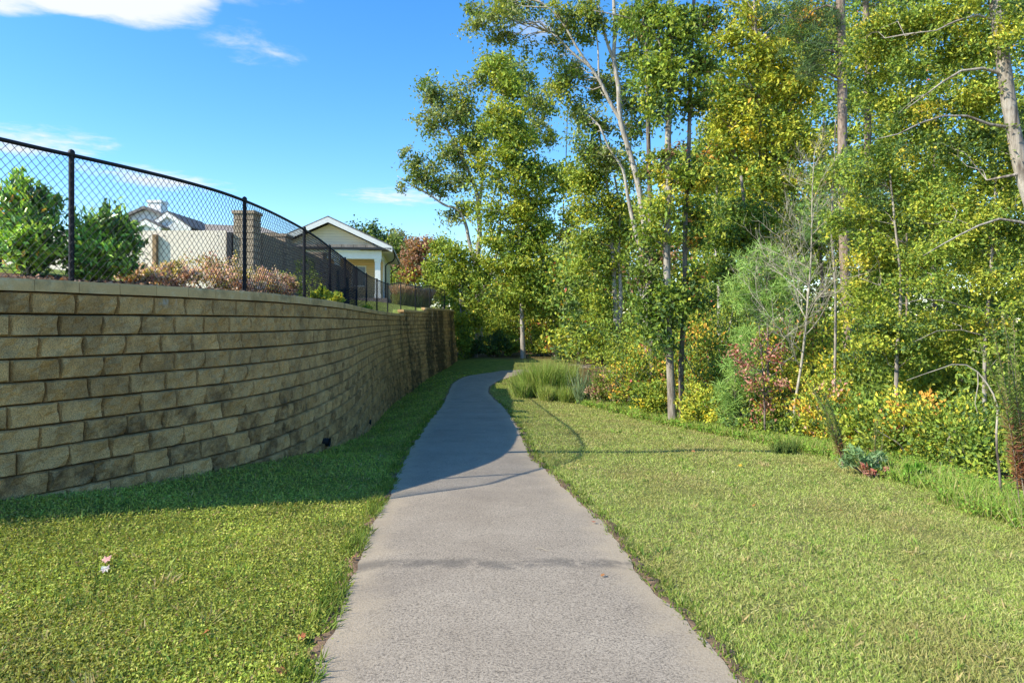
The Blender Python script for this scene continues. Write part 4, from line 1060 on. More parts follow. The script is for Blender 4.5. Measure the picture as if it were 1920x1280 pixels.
def shrub(name, label, base, w, h, pal, leaf, aspect=.5, n=1500, group=None, category='shrub', mat='leaf', stems=7, lean=(0, 0), shoots=.2, bark='bark_grey', depth=None, hollow=.5):
    global N_LEAF
    b = np.array(base, float); root = empty(name, b, label=label, category=category, group=group)
    pal = PAL[pal] if isinstance(pal, str) else pal
    LV = Leaves(); T = Tubes()
    depth = depth or w
    nc = max(8, n // 42)
    u = unit(nc); u[:, 2] = np.where(u[:, 2] < 0, u[:, 2] * .75, u[:, 2])
    ctr = b + np.array([0, 0, h * .42]) + u * (rng.random((nc, 1)) ** hollow) * np.array([w * .46, depth * .46, h * .52])
    ctr[:, :2] += np.array(lean) * ((ctr[:, 2] - b[2]) / h)[:, None]
    ctr[:, 2] = np.maximum(ctr[:, 2], b[2] + .05)
    for c in ctr:
        k = max(5, int(n / nc)); up = rng.random() < shoots and c[2] > b[2] + .55 * h
        r = .17 * (w + h) / 2 * rng.uniform(.6, 1.3)
        o = unit(k) * (rng.random((k, 1)) ** .5); p = c + o * r * (np.array([.55, .55, 1.5]) if up else np.array([1, 1, .75]))
        out = c - (b + np.array([0, 0, h * .35])); out /= np.linalg.norm(out) + 1e-6
        LV.add(p, unit(k) * .8 + out * .7 + np.array([0, 0, .35]), unit(k) * .8 + np.array([-.15, -.25, .6]) + out * .4, leaf * rng.uniform(.65, 1.3, k), leaf * aspect * rng.uniform(.75, 1.2, k), pick(pal, k, pick_base(pal)))
    for s_ in range(stems):
        e = ctr[rng.integers(0, nc)]; m_ = (b + e) / 2 + rng.normal(0, .06 * w, 3)
        T.add([b + np.array([rng.normal(0, .05 * w), rng.normal(0, .05 * w), -.08]), m_, e], [.012 * (w + h) / 2 + .004, .008 * (w + h) / 2 + .003, .003], 5)
    N_LEAF += LV.count()
    LV.build('foliage', M[mat], root, kind='stuff'); T.build('stem', M[bark], root)
    return root
def on_ground(x, d): 
    X = (x - CX) * d / F; return (X, d, float(gz(X, d)))
def on_terrace(x, d):
    X = (x - CX) * d / F; return (X, d, terrace_at(X, d))

# ---- shrubs on the terrace behind the fence
shrub('laurel_shrub', 'big glossy green evergreen shrub at left, tallest behind the fence', on_terrace(58, 8.3), .92, 1.22, 'laurel', .105, .42, 4200, 'evergreen shrubs behind the fence', mat='glossy_leaf', shoots=.6, lean=(-.05, 0), hollow=.4)
shrub('laurel_shrub', 'broad glossy green evergreen shrub just right of the first fence post', on_terrace(190, 8.7), 1.08, 1.0, 'laurel', .105, .42, 4600, 'evergreen shrubs behind the fence', mat='glossy_leaf', shoots=.5, hollow=.4)
for x_, d_, w_, h_, lb in ((262, 9.6, .55, .25, 'low straggly pink-leaved shrub at the right foot of the evergreens'), (330, 10.2, .75, .34, 'low pink-leaved shrub in front of the panel fence'), (395, 11.0, 1.05, .62, 'tallest pink and yellow leaved shrub left of the second fence post'), (452, 11.0, .7, .42, 'small pink-leaved shrub right behind the second fence post'),
                           (490, 11.6, .7, .48, 'rounded pale pink shrub just right of the second fence post'), (527, 12.2, .6, .46, 'pale pink shrub at the right end of the pink row')):
    shrub('pink_shrub', lb, on_terrace(x_, d_), w_ * 1.2, h_ * 1.1, 'abelia', .055, .6, 2300, 'pink-leaved shrubs behind the fence', shoots=.3)
for x_, d_, lb in ((598, 12.6, 'low yellow-green seedling clump beside the third fence post'), (632, 14.0, 'low yellow-green plant right of the third fence post'), (570, 15.5, 'dark green shrub against the masonry screen wall'), (690, 22.0, 'small yellow-green shrub behind the far bend of the fence')):
    dk = 'dark' in lb
    shrub('low_shrub', lb, on_terrace(x_, d_), 1.0 if dk else .5, 1.2 if dk else .26, 'green' if dk else 'maple', .07, .55, 900, 'low shrubs behind the fence')
for i_, (x_, d_) in enumerate(((748, 40.5), (764, 41), (782, 41.5), (799, 42))):
    b = np.array(on_terrace(x_, d_)); root = empty('ornamental_grass', b, label='plumed ornamental grass behind the far fence, ' + ('nearest the house', 'second from the house', 'third from the house', 'farthest from the house')[i_], category='grass clump', group='ornamental grasses')
    LV = Leaves(); k = 700; dr = unit(k) * .45 + np.array([0, 0, 1]); dr /= np.linalg.norm(dr, axis=1)[:, None]; L = rng.uniform(.5, 1.0, k)
    LV.add(b + dr * (L * .5)[:, None] + rng.normal(0, .12, (k, 3)) * [1, 1, 0], dr, unit(k), L, .03, pick([(2, (.30, .33, .10)), (1, (.42, .38, .18))], k)); LV.build('blades', M['grass'], root, kind='stuff')
    LV = Leaves(); k = 500; dr = unit(k) * .5 + np.array([0, 0, 1]); dr /= np.linalg.norm(dr, axis=1)[:, None]
    LV.add(b + dr * rng.uniform(.75, 1.25, k)[:, None], dr, unit(k), .28, .05, pick([(2, (.62, .46, .33)), (1, (.55, .36, .28))], k)); LV.build('plumes', M['grass'], root, kind='stuff')

# ---- trees behind the houses
tree('pine_tree', 'dark pine rising just right of the porch house gable', 78, [([(690, 545), (693, 470), (694, 428)], .25, .06)], [dict(blobs=[(680, 436, 78, 18, 6), (698, 430, 78, 14, 8), (706, 446, 78, 18, 9), (694, 470, 78, 26, 20), (700, 510, 78, 30, 30)], pal='dark', leaf=.34, cr=.8, fill=1.3)], 'bark_pine')
tree('pine_tree', 'second dark pine between the porch house and the russet tree', 82, [([(735, 545), (732, 480), (728, 440)], .25, .06)], [dict(blobs=[(728, 447, 82, 16, 14), (736, 470, 82, 24, 20), (732, 510, 82, 28, 30)], pal='greygreen', leaf=.34, cr=.8, fill=1.3)], 'bark_pine')
tree('pale_tree', 'pale grey-green tree standing behind the pines', 95, [([(752, 545), (752, 480), (750, 440)], .25, .06)], [dict(blobs=[(750, 456, 95, 22, 24), (760, 500, 95, 26, 30)], pal=[(2, (.30, .30, .20)), (2, GG), (1, YG)], leaf=.4, cr=1.0, fill=1.2)], 'bark_grey')
tree('russet_tree', 'russet-leaved tree left of the tall trees, behind the far fence', 70, [([(777, 548), (776, 510), (775, 455)], .18, .05), ([(796, 546), (797, 500), (800, 455)], .15, .04)], [dict(blobs=[(775, 468, 70, 22, 24), (800, 466, 70, 18, 22), (788, 500, 70, 36, 24), (770, 520, 70, 22, 12), (806, 522, 70, 16, 14)], pal='russet', leaf=.30, cr=.7, fill=1.2)], 'bark_pale')
tree('green_tree', 'mid-green tree between the russet tree and the tall grey-limbed tree', 66, [([(832, 560), (830, 500), (828, 455)], .22, .05)], [dict(blobs=[(830, 470, 66, 26, 22), (818, 505, 66, 24, 22), (846, 510, 66, 22, 26), (824, 545, 66, 32, 22)], pal='maple', leaf=.28, cr=.7, fill=1.3)])

# ---- tall trees beyond the bend of the path
tree('grey_limbed_tree', 'tall grey-limbed tree left of the path bend with bare left branches', 50,
     [([(898, 650), (896, 560), (893, 500), (899, 440), (897, 400), (893, 360), (870, 305), (845, 255), (820, 215), (800, 185)], .36, .05),
      ([(893, 500), (880, 455), (873, 420), (858, 392), (835, 385), (805, 365), (780, 352), (745, 330)], .20, .02),
      ([(897, 400), (905, 330), (912, 250), (915, 190)], .16, .03), ([(870, 305), (862, 250), (872, 190), (885, 150)], .12, .02), ([(805, 365), (782, 330), (760, 305), (742, 285)], .06, .01), ([(898, 560), (925, 500), (938, 420), (938, 330)], .18, .03)],
     [dict(blobs=[(805, 175, 50, 24, 22), (830, 220, 50, 30, 26), (800, 235, 50, 24, 16), (860, 190, 50, 24, 36), (850, 290, 50, 36, 28), (795, 330, 50, 30, 24), (830, 345, 50, 34, 26), (850, 395, 50, 28, 24), (880, 245, 50, 30, 40), (905, 160, 50, 30, 30), (940, 130, 50, 34, 34), (780, 300, 50, 14, 10), (890, 300, 50, 34, 34), (870, 345, 50, 30, 24)], pal='greygreen', leaf=.23, cr=.7, fill=.6, flat=.55),
      dict(blobs=[(755, 345, 50, 16, 14), (760, 290, 50, 14, 12)], pal='greygreen', leaf=.2, cr=.4, fill=.25)], 'bark_pale', br_r=.03)
tree('bright_maple', 'tall bright yellow-green maple with a pale lower trunk at the path bend', 46,
     [([(981, 672), (979, 600), (976, 520), (972, 420), (960, 300), (946, 200), (936, 115)], .19, .03), ([(976, 520), (990, 440), (1005, 370)], .08, .02), ([(972, 420), (950, 370), (930, 330)], .07, .02)],
     [dict(blobs=[(932, 120, 46, 20, 26), (948, 165, 46, 34, 22), (955, 215, 46, 40, 28), (930, 250, 46, 42, 24), (975, 265, 46, 46, 28), (940, 305, 46, 50, 28), (995, 315, 46, 46, 28), (960, 350, 46, 56, 28), (1010, 370, 46, 44, 26), (945, 395, 46, 56, 26), (990, 420, 46, 58, 26), (950, 450, 46, 56, 24), (1010, 465, 46, 46, 26), (960, 495, 46, 60, 24), (1000, 520, 46, 44, 24), (965, 545, 46, 50, 24), (1005, 575, 46, 36, 26)], pal='maple', leaf=.23, cr=.75, fill=1.05, flat=.5)], 'bark_pale', br_r=.025)
tree('feathery_tree', 'thin grey-green tree right behind the bright maple, against the sky', 54,
     [([(1015, 660), (1020, 540), (1015, 400), (1005, 300), (990, 200)], .2, .03)],
     [dict(blobs=[(975, 150, 54, 40, 34), (1010, 200, 54, 40, 30), (1000, 240, 54, 36, 26), (1030, 260, 54, 20, 16), (1040, 335, 54, 26, 18), (1025, 420, 54, 26, 24), (1035, 510, 54, 32, 30), (1030, 570, 54, 34, 34)], pal='greygreen', leaf=.24, cr=.6, fill=.7, flat=.55)], 'bark_grey')
tree('wall_end_tree', 'yellow-green tree growing right at the far end of the wall', 47,
     [([(868, 650), (864, 580), (862, 520), (866, 470)], .1, .03)],
     [dict(blobs=[(862, 480, 47, 26, 18), (850, 515, 47, 26, 22), (880, 530, 47, 30, 26), (862, 560, 47, 28, 22), (898, 585, 47, 24, 24), (868, 605, 47, 22, 20), (905, 500, 47, 22, 26)], pal='maple', leaf=.21, cr=.6, fill=1.15)], 'bark_grey')
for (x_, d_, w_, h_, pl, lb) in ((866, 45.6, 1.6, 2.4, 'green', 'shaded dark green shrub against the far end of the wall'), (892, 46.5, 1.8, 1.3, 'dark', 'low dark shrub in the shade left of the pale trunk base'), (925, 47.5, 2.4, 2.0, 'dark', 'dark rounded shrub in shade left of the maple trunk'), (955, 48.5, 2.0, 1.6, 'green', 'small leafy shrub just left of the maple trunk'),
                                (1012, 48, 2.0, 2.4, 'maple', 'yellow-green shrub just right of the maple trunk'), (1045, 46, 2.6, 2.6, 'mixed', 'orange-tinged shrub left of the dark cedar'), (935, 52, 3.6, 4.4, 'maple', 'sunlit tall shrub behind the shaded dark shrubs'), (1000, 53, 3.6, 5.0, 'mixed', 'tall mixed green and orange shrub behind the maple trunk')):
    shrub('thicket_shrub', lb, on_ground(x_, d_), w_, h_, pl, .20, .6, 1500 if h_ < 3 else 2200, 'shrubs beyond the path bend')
# dark cedar
cb = on_ground(1085, 43); root = empty('cedar_tree', cb, label='dark blue-green cedar in the gap right of the path bend', category='tree')
T = Tubes(); T.add([np.array(cb) + [0, 0, -.1], np.array(cb) + [0, 0, 5.0]], [.12, .02], 8); T.build('trunk', M['bark_dark'], root)
LV = Leaves()
for k in range(240):
    t = rng.random() ** .8; a = rng.uniform(0, 6.28); r = (1 - t) ** .7 * 1.75 * rng.uniform(.4, 1); c = np.array(cb) + [math.cos(a) * r, math.sin(a) * r, .4 + t * 4.7]
    q = 26; o = unit(q); LV.add(c + o * [.3, .3, .22], np.array([math.cos(a), math.sin(a), .35]) + unit(q) * .6, unit(q), rng.uniform(.16, .3, q), .06, pick(PAL['dark'], q))
LV.build('crown', M['needle'], root, kind='stuff')

# ---- big trees at the left edge of the wood
tree('forked_tree', 'tall pale forked tree whose limbs arch to the upper left', 30,
     [([(1213, 640), (1213, 560), (1215, 520), (1211, 437), (1196, 341), (1178, 275), (1163, 222), (1160, 160), (1152, 115), (1154, 60), (1150, -30)], .22, .07),
      ([(1211, 490), (1199, 460), (1179, 381), (1166, 315), (1144, 284), (1122, 236)], .12, .035),
      ([(1165, 228), (1146, 196), (1123, 149), (1107, 126), (1084, 93), (1061, 52), (1038, 23), (1004, -4)], .10, .025), ([(1107, 126), (1074, 100), (1051, 75), (1030, 60)], .07, .02),
      ([(1152, 115), (1140, 85), (1128, 40), (1116, -20)], .08, .03), ([(1211, 437), (1200, 400), (1196, 370)], .06, .02), ([(1123, 149), (1120, 80), (1110, 20)], .05, .02)],
     [dict(blobs=[(985, 22, 31.2, 44, 20), (930, 31.2, 30, 46, 16), (885, 14, 31.2, 24, 14), (905, 52, 31.2, 26, 12), (960, 70, 31.2, 36, 14), (1040, 31.2, 30, 40, 26), (1030, 95, 31.2, 40, 26), (1065, 60, 31.2, 36, 30), (1075, 130, 31.2, 40, 24), (1045, 165, 31.2, 36, 22), (1100, 31.2, 30, 40, 36), (1110, 190, 31.2, 40, 24), (1090, 225, 31.2, 34, 16), (1140, 150, 31.2, 30, 40), (1180, 31.2, 30, 40, 40), (1190, 110, 31.2, 30, 34), (1130, 240, 31.2, 34, 22), (1100, 278, 31.2, 34, 20), (1190, 190, 31.2, 28, 34), (1150, 300, 31.2, 34, 26), (1185, 250, 31.2, 26, 26)], pal='greygreen', leaf=.145, cr=.55, fill=.5, flat=.55)], 'bark_pale', br_r=.02)
tree('slender_tree', 'slender pale double-stemmed tree left of the forked tree', 32,
     [([(1158, 668), (1155, 600), (1151, 520), (1147, 450), (1141, 380), (1130, 300), (1118, 225)], .17, .05), ([(1158, 640), (1164, 560), (1160, 480), (1162, 400), (1152, 330)], .13, .04)],
     [dict(blobs=[(1092, 345, 32, 34, 22), (1125, 330, 32, 30, 24), (1095, 395, 32, 32, 24), (1140, 385, 32, 34, 26), (1115, 440, 32, 40, 26), (1165, 440, 32, 28, 28), (1105, 490, 32, 40, 22), (1150, 500, 32, 36, 24)], pal='maple', leaf=.15, cr=.55, fill=.9, flat=.55),
      dict(blobs=[(1122, 560, 32, 26, 26), (1128, 610, 32, 30, 26), (1120, 650, 32, 34, 22)], pal='maple', leaf=.15, cr=.5, fill=1.0)], 'bark_pale')
tree('golden_tree', 'small golden-orange tree behind the cedar', 47, [([(1095, 640), (1092, 560), (1090, 470)], .1, .03)],
     [dict(blobs=[(1090, 480, 47, 30, 20), (1075, 520, 47, 30, 20), (1112, 525, 47, 34, 22), (1070, 440, 47, 18, 14)], pal='gold', leaf=.22, cr=.65, fill=1.2)])
tree('paired_tree', 'thicker left trunk of the pair standing at the lawn edge', 19,
     [([(1261, 782), (1257, 700), (1253, 620), (1251, 540), (1250, 450), (1253, 350), (1252, 260), (1256, 150), (1258, 20), (1258, -60)], .118, .075), ([(1253, 620), (1228, 570), (1205, 560)], .03, .01), ([(1256, 150), (1225, 60), (1180, 35), (1110, 20)], .035, .012)],
     [dict(blobs=[(1250, 70, 19, 50, 34), (1225, 120, 19, 40, 26), (1265, 150, 19, 44, 34), (1235, 195, 19, 36, 26), (1215, 25, 19, 40, 20), (1280, 40, 19, 34, 30)], pal='green', leaf=.125, cr=.38, fill=1.25, flat=.8, droop=.3),
      dict(blobs=[(1225, 395, 19, 36, 26), (1240, 440, 19, 30, 20), (1265, 330, 19, 26, 26)], pal='maple', leaf=.12, cr=.36, fill=.9),
      dict(blobs=[(1222, 565, 19, 38, 26), (1255, 585, 19, 40, 26), (1230, 625, 19, 36, 20), (1270, 555, 19, 26, 22)], pal='green', leaf=.12, cr=.36, fill=1.0),
      dict(blobs=[(1210, 520, 19, 24, 16), (1240, 300, 19, 24, 16)], pal='rusty', leaf=.11, cr=.3, fill=.7)], 'bark_grey', 'paired trunks')
tree('paired_tree', 'thinner right trunk of the pair standing at the lawn edge', 19.3,
     [([(1279, 772), (1277, 700), (1279, 640), (1284, 560), (1284, 450), (1288, 350), (1292, 250), (1294, 130), (1300, 0), (1304, -60)], .082, .045), ([(1280, 660), (1296, 690), (1306, 710)], .02, .008), ([(1288, 350), (1315, 300), (1335, 270)], .03, .01)],
     [dict(blobs=[(1310, 560, 19.3, 30, 24), (1295, 520, 19.3, 28, 24), (1300, 440, 19.3, 28, 26), (1310, 330, 19.3, 28, 30), (1300, 390, 19.3, 24, 20)], pal='mixed', leaf=.115, cr=.36, fill=.85),
      dict(blobs=[(1300, 200, 19.3, 24, 26), (1316, 120, 19.3, 22, 26), (1320, 30, 19.3, 22, 26)], pal='rusty', leaf=.11, cr=.34, fill=.7)], 'bark_dark', 'paired trunks')
tree('golden_maple', 'large yellow-gold maple in the middle of the wood edge', 23,
     [([(1432, 690), (1425, 560), (1420, 470), (1424, 380), (1428, 300), (1424, 200), (1420, 100), (1415, 0)], .12, .04), ([(1424, 380), (1390, 320), (1370, 250)], .05, .015), ([(1428, 300), (1465, 240), (1490, 190)], .05, .015), ([(1424, 200), (1395, 130), (1370, 90)], .04, .012)],
     [dict(blobs=[(1400, 20, 23, 60, 34), (1460, 40, 23, 60, 36), (1365, 80, 23, 44, 30), (1420, 100, 23, 56, 34), (1490, 100, 23, 44, 34), (1375, 150, 23, 50, 32), (1440, 170, 23, 60, 32), (1350, 200, 23, 40, 26), (1400, 220, 23, 56, 30), (1470, 230, 23, 50, 32), (1500, 170, 23, 34, 30), (1375, 275, 23, 46, 28), (1440, 285, 23, 56, 30), (1500, 290, 23, 40, 30), (1400, 330, 23, 50, 26), (1470, 345, 23, 50, 26), (1380, 380, 23, 50, 26), (1440, 400, 23, 44, 24)], pal='yellow', leaf=.13, cr=.45, fill=1.0, flat=.55)], 'bark_grey')
tree('leaning_tree', 'dark-stemmed leaning tree below the golden maple', 21,
     [([(1424, 650), (1414, 540), (1408, 490), (1400, 430), (1396, 385), (1390, 330)], .12, .04), ([(1408, 490), (1425, 440), (1440, 400)], .05, .02)],
     [dict(blobs=[(1380, 400, 21, 50, 26), (1425, 425, 21, 44, 24), (1360, 445, 21, 44, 24), (1400, 465, 21, 40, 18), (1345, 500, 21, 36, 24)], pal='green', leaf=.12, cr=.42, fill=1.0)], 'bark_dark')
tree('tall_pine', 'tall straight grey-brown pine trunk with high dark needles', 20,
     [([(1592, 700), (1586, 560), (1582, 440), (1580, 300), (1579, 150), (1576, 0), (1574, -120)], .155, .12), ([(1576, 20), (1540, 10), (1505, 40)], .04, .012), ([(1577, -20), (1620, -30), (1660, 0)], .04, .012)],
     [dict(blobs=[(1535, 30, 20, 44, 26), (1500, 75, 20, 38, 24), (1545, 95, 20, 36, 22), (1510, 130, 20, 34, 18), (1480, 20, 20, 30, 24)], pal='dark', leaf=.24, aspect=.085, cr=.42, fill=1.1, dens=.75, needles=True)], 'bark_pine', leafmat='needle')
tree('far_pine', 'second pine trunk farther back, right of the tall one', 27,
     [([(1632, 640), (1630, 450), (1627, 300), (1627, 150), (1625, 0), (1622, -100)], .15, .11)],
     [dict(blobs=[(1650, -10, 27, 50, 30), (1600, -20, 27, 40, 24)], pal='dark', leaf=.26, aspect=.085, cr=.5, fill=1.0, dens=.7, needles=True)], 'bark_pine', leafmat='needle')
tree('back_tree', 'thin dark trunk between the forked tree and the paired trunks', 26,
     [([(1222, 640), (1221, 480), (1219, 380), (1216, 260), (1213, 120), (1210, 0)], .12, .07)],
     [dict(blobs=[(1218, 320, 26, 24, 30), (1230, 470, 26, 30, 26), (1212, 60, 26, 24, 30)], pal='rusty', leaf=.13, cr=.4, fill=.8)], 'bark_dark')
# ---- right side: fine-leaved trees close to the viewer
tree('fine_leaved_tree', 'nearest curved trunk at the right edge with fine yellow-green leaves', 11.5,
     [([(2010, 720), (1985, 560), (1950, 430), (1922, 340), (1904, 260), (1890, 180), (1878, 90), (1868, 10), (1862, -60)], .15, .10),
      ([(1900, 240), (1850, 232), (1800, 215), (1740, 225), (1690, 250), (1640, 262)], .030, .006), ([(1884, 140), (1842, 128), (1800, 134), (1750, 168), (1700, 205)], .032, .006), ([(1872, 40), (1820, 28), (1765, 55), (1715, 62)], .028, .006), ([(1918, 325), (1880, 318), (1850, 338)], .03, .01), ([(1950, 430), (1880, 410), (1800, 440), (1730, 480)], .03, .006)],
     [dict(blobs=[(1700, 30, 12.5, 80, 46), (1790, 20, 12, 70, 40), (1640, 90, 13, 60, 44), (1735, 110, 12.5, 80, 40), (1830, 90, 12, 50, 40), (1660, 170, 13, 70, 40), (1760, 195, 12.5, 80, 36), (1850, 180, 12, 40, 44), (1905, 40, 11, 40, 50), (1690, 250, 13, 80, 36), (1790, 275, 12.5, 80, 36), (1870, 270, 12, 46, 40)], pal='fine', leaf=.062, cr=.26, fill=.85, flat=.5, dens=1.25, br_prob=.2)], 'bark_grey', br_r=.006)
tree('fine_leaved_tree', 'slim pale-stemmed tree with fine leaves, second from the right edge', 12.2,
     [([(1846, 830), (1846, 720), (1848, 640), (1856, 540), (1862, 440), (1866, 330)], .045, .018), ([(1850, 590), (1790, 568), (1730, 560), (1690, 570)], .016, .004), ([(1852, 560), (1900, 575), (1960, 590)], .016, .004), ([(1848, 630), (1800, 618), (1750, 622), (1715, 640)], .014, .004), ([(1860, 450), (1820, 420), (1790, 410)], .014, .004)],
     [dict(blobs=[(1810, 350, 12.8, 70, 36), (1890, 360, 12, 50, 40), (1760, 410, 12.8, 70, 36), (1850, 430, 12.2, 60, 36), (1910, 460, 12, 40, 40), (1790, 480, 12.8, 80, 34), (1880, 520, 12, 50, 34), (1760, 545, 12.8, 70, 30), (1850, 580, 12.2, 70, 30), (1920, 590, 11.8, 40, 40), (1780, 610, 12.8, 70, 28), (1870, 650, 12.2, 50, 28)], pal='fine', leaf=.062, cr=.26, fill=.85, flat=.5, dens=1.25, br_prob=.2)], 'bark_grey', br_r=.006)
tree('fine_leaved_tree', 'short reddish-stemmed fine-leaved tree right of the bare sapling', 13.5,
     [([(1680, 770), (1681, 700), (1683, 640), (1690, 540), (1680, 420), (1670, 320)], .05, .015), ([(1684, 620), (1740, 590), (1780, 585)], .014, .004), ([(1688, 560), (1640, 530), (1610, 520)], .014, .004)],
     [dict(blobs=[(1640, 330, 14, 60, 36), (1710, 340, 13.8, 60, 34), (1620, 400, 14, 50, 34), (1690, 410, 13.8, 60, 34), (1640, 470, 14, 60, 34), (1710, 480, 13.6, 60, 34), (1650, 540, 14, 60, 30), (1700, 600, 13.6, 60, 30), (1630, 600, 14, 50, 30), (1730, 650, 13.4, 50, 26), (1670, 660, 13.6, 50, 26)], pal='fine', leaf=.068, cr=.28, fill=.85, flat=.5, dens=1.25, br_prob=.2)], 'bark_grey', br_r=.006)
# young pines with soft bright needles
for x_, d_, bl, lb in ((1440, 17.5, [(1420, 520, 17.5, 44, 30), (1460, 545, 17.5, 44, 30), (1400, 560, 17.5, 34, 26), (1480, 500, 17.5, 34, 26), (1440, 590, 17.5, 50, 26), (1390, 650, 17.5, 30, 26), (1450, 480, 17.5, 30, 20)], 'young bright green pine left of the bare pale sapling'),
                       (1700, 18, [(1690, 290, 18, 50, 36), (1660, 350, 18, 50, 36), (1720, 380, 18, 50, 34), (1560, 330, 18, 40, 40), (1610, 400, 18, 50, 40), (1540, 400, 18, 40, 36)], 'tall soft green pine behind the fine-leaved trees'),
                       (1378, 17.2, [(1372, 690, 17.2, 24, 30), (1385, 740, 17.2, 28, 24), (1370, 770, 17.2, 24, 18)], 'small pine seedling at the lawn edge left of the red tree')):
    top_y = min(b[1] for b in bl)
    tree('young_pine', lb, d_, [([(x_, 740), (x_, (740 + top_y) / 2), (x_ - 2, top_y - 10)], .05, .012)], [dict(blobs=bl, pal='pinebright' if x_ < 1500 else 'pine', leaf=.22, aspect=.075, cr=.34, fill=1.15, dens=.85, needles=True)], 'bark_pine', 'young pines', leafmat='needle', br_r=.012)

# bare pale sapling
def sapling():
    st = [(1489, 768), (1500, 700), (1508, 640), (1515, 560), (1520, 500), (1522, 430), (1523, 360), (1527, 285)]
    p = stem_pts(st, 15.0); root = empty('bare_sapling', p[0] + [0, 0, .15], label='bare pale sapling with spreading leafless twigs at the wood edge', category='tree')
    T = Tubes(); n = len(p); T.add(p, np.linspace(.034, .006, n), 8); T.build('trunk', M['twig_pale'], root)
    B = Tubes(); LV = Leaves()
    def br(a, dr, L, r, lev):
        k = 6; pts = [a]; dcur = dr / np.linalg.norm(dr)
        for i in range(k):
            dcur = dcur + rng.normal(0, .10, 3) + np.array([0, 0, .06]); dcur /= np.linalg.norm(dcur); pts.append(pts[-1] + dcur * L / k)
        pts = np.array(pts); B.add(pts, np.linspace(r, r * .3, k + 1), 5, cap=False)
        if lev < 2:
            for i in range(1, k + 1):
                for _ in range(1 if lev else 2):
                    if rng.random() < .8: br(pts[i], dcur + unit(1)[0] * .95, L * rng.uniform(.3, .55), r * .5, lev + 1)
        elif rng.random() < .35:
            LV.add(pts[-1:] + 0, unit(1), unit(1), .05, .03, pick(PAL['mixed'], 1))
    for i in range(int(n * .28), n):
        t = (i - n * .28) / (n * .72)
        for _ in range(2 if rng.random() < .75 else 1):
            a = rng.uniform(0, 6.28); br(p[i], np.array([math.cos(a), math.sin(a) * .8, .55 + .5 * t]), (1 - t) * 1.5 + .35, .013 * (1 - .6 * t), 0)
    B.build('branching', M['twig_pale'], root, kind='stuff'); LV.build('leaf_tips', M['leaf'], root, kind='stuff')
sapling()
# bent broken stem at the right
bs = on_ground(1878, 8.2); root = empty('bent_sapling', bs, label='bent-over slim stem arching left beside the feathery plume at right', category='tree')
q = np.array([P(x_, y_, 8.2) for x_, y_ in ((1880, 930), (1874, 885), (1869, 845), (1868, 812))]); q[0] = np.array(bs) - [0, 0, .05]
T = Tubes(); T.add(q, [.015, .014, .013, .013], 8); T.build('trunk', M['bark_dark'], root)
q = np.array([P(x_, y_, 8.2 + k * .03) for k, (x_, y_) in enumerate(((1868, 813), (1871, 765), (1862, 738), (1850, 718), (1833, 697), (1812, 684), (1785, 683), (1760, 692), (1730, 702), (1700, 713)))])
T = Tubes(); T.add(q, np.linspace(.012, .003, 10), 7); T.build('bent_top', M['twig_pale'], root)
T = Tubes(); T.add([q[4], P(1834, 720, 8.3), P(1828, 755, 8.3), P(1833, 775, 8.3)], [.008, .006, .005, .003], 5); T.build('side_twig', M['twig_pale'], root)

# feathery dog-fennel like plumes
def plume(label, base, tops, d, n_nd, dead=.35):
    b = np.array(base); root = empty('feathery_weed', b, label=label, category='plant', group='feathery weeds'); T = Tubes(); LV = Leaves()
    for (tx, ty) in tops:
        e = P(tx, ty, d + rng.uniform(-.3, .3)); m_ = b * .5 + e * .5 + np.array([0, 0, .12 * np.linalg.norm(e - b)]) + rng.normal(0, .03, 3)
        pts, _ = resample(np.array([b + rng.normal(0, .03, 3) * [1, 1, 0], m_, e]), .05); T.add(pts, np.linspace(.007, .002, len(pts)), 5, cap=False)
        i = rng.integers(int(len(pts) * .22), len(pts), n_nd); f = i / len(pts)
        dr = unit(n_nd) + (pts[-1] - pts[0]) / np.linalg.norm(pts[-1] - pts[0]) * .9; dr /= np.linalg.norm(dr, axis=1)[:, None]
        L = rng.uniform(.05, .16, n_nd) * (1.25 - f)
        cc = np.where((f + rng.normal(0, .12, n_nd) < dead)[:, None], pick([(2, (.30, .12, .065)), (1, (.36, .20, .10))], n_nd), pick([(3, (.20, .29, .06)), (2, (.28, .34, .09)), (1, (.34, .27, .12))], n_nd))
        LV.add(pts[i] + dr * (L * .5)[:, None], dr, unit(n_nd), L, .0085, cc)
    T.build('stem', M['bark_pine'], root); LV.build('foliage', M['grass'], root, kind='stuff')
plume('big feathery weed with rusty lower stems at the right edge', on_ground(1935, 7.3), [(1835, 640), (1858, 600), (1880, 585), (1900, 600), (1925, 610), (1870, 690), (1890, 660), (1950, 640), (1845, 720), (1910, 700), (1968, 600)], 7.3, 700, .42)
plume('slim feathery weed leaning left at the lawn edge below the bare sapling', on_ground(1585, 11.2), [(1505, 705), (1520, 720), (1540, 735), (1528, 760), (1555, 770), (1548, 740)], 11.2, 330, .3)
plume('small upright feathery weed beside the blue-green sumac', on_ground(1642, 11.0), [(1640, 790), (1648, 780), (1655, 800)], 11.0, 160, .2)

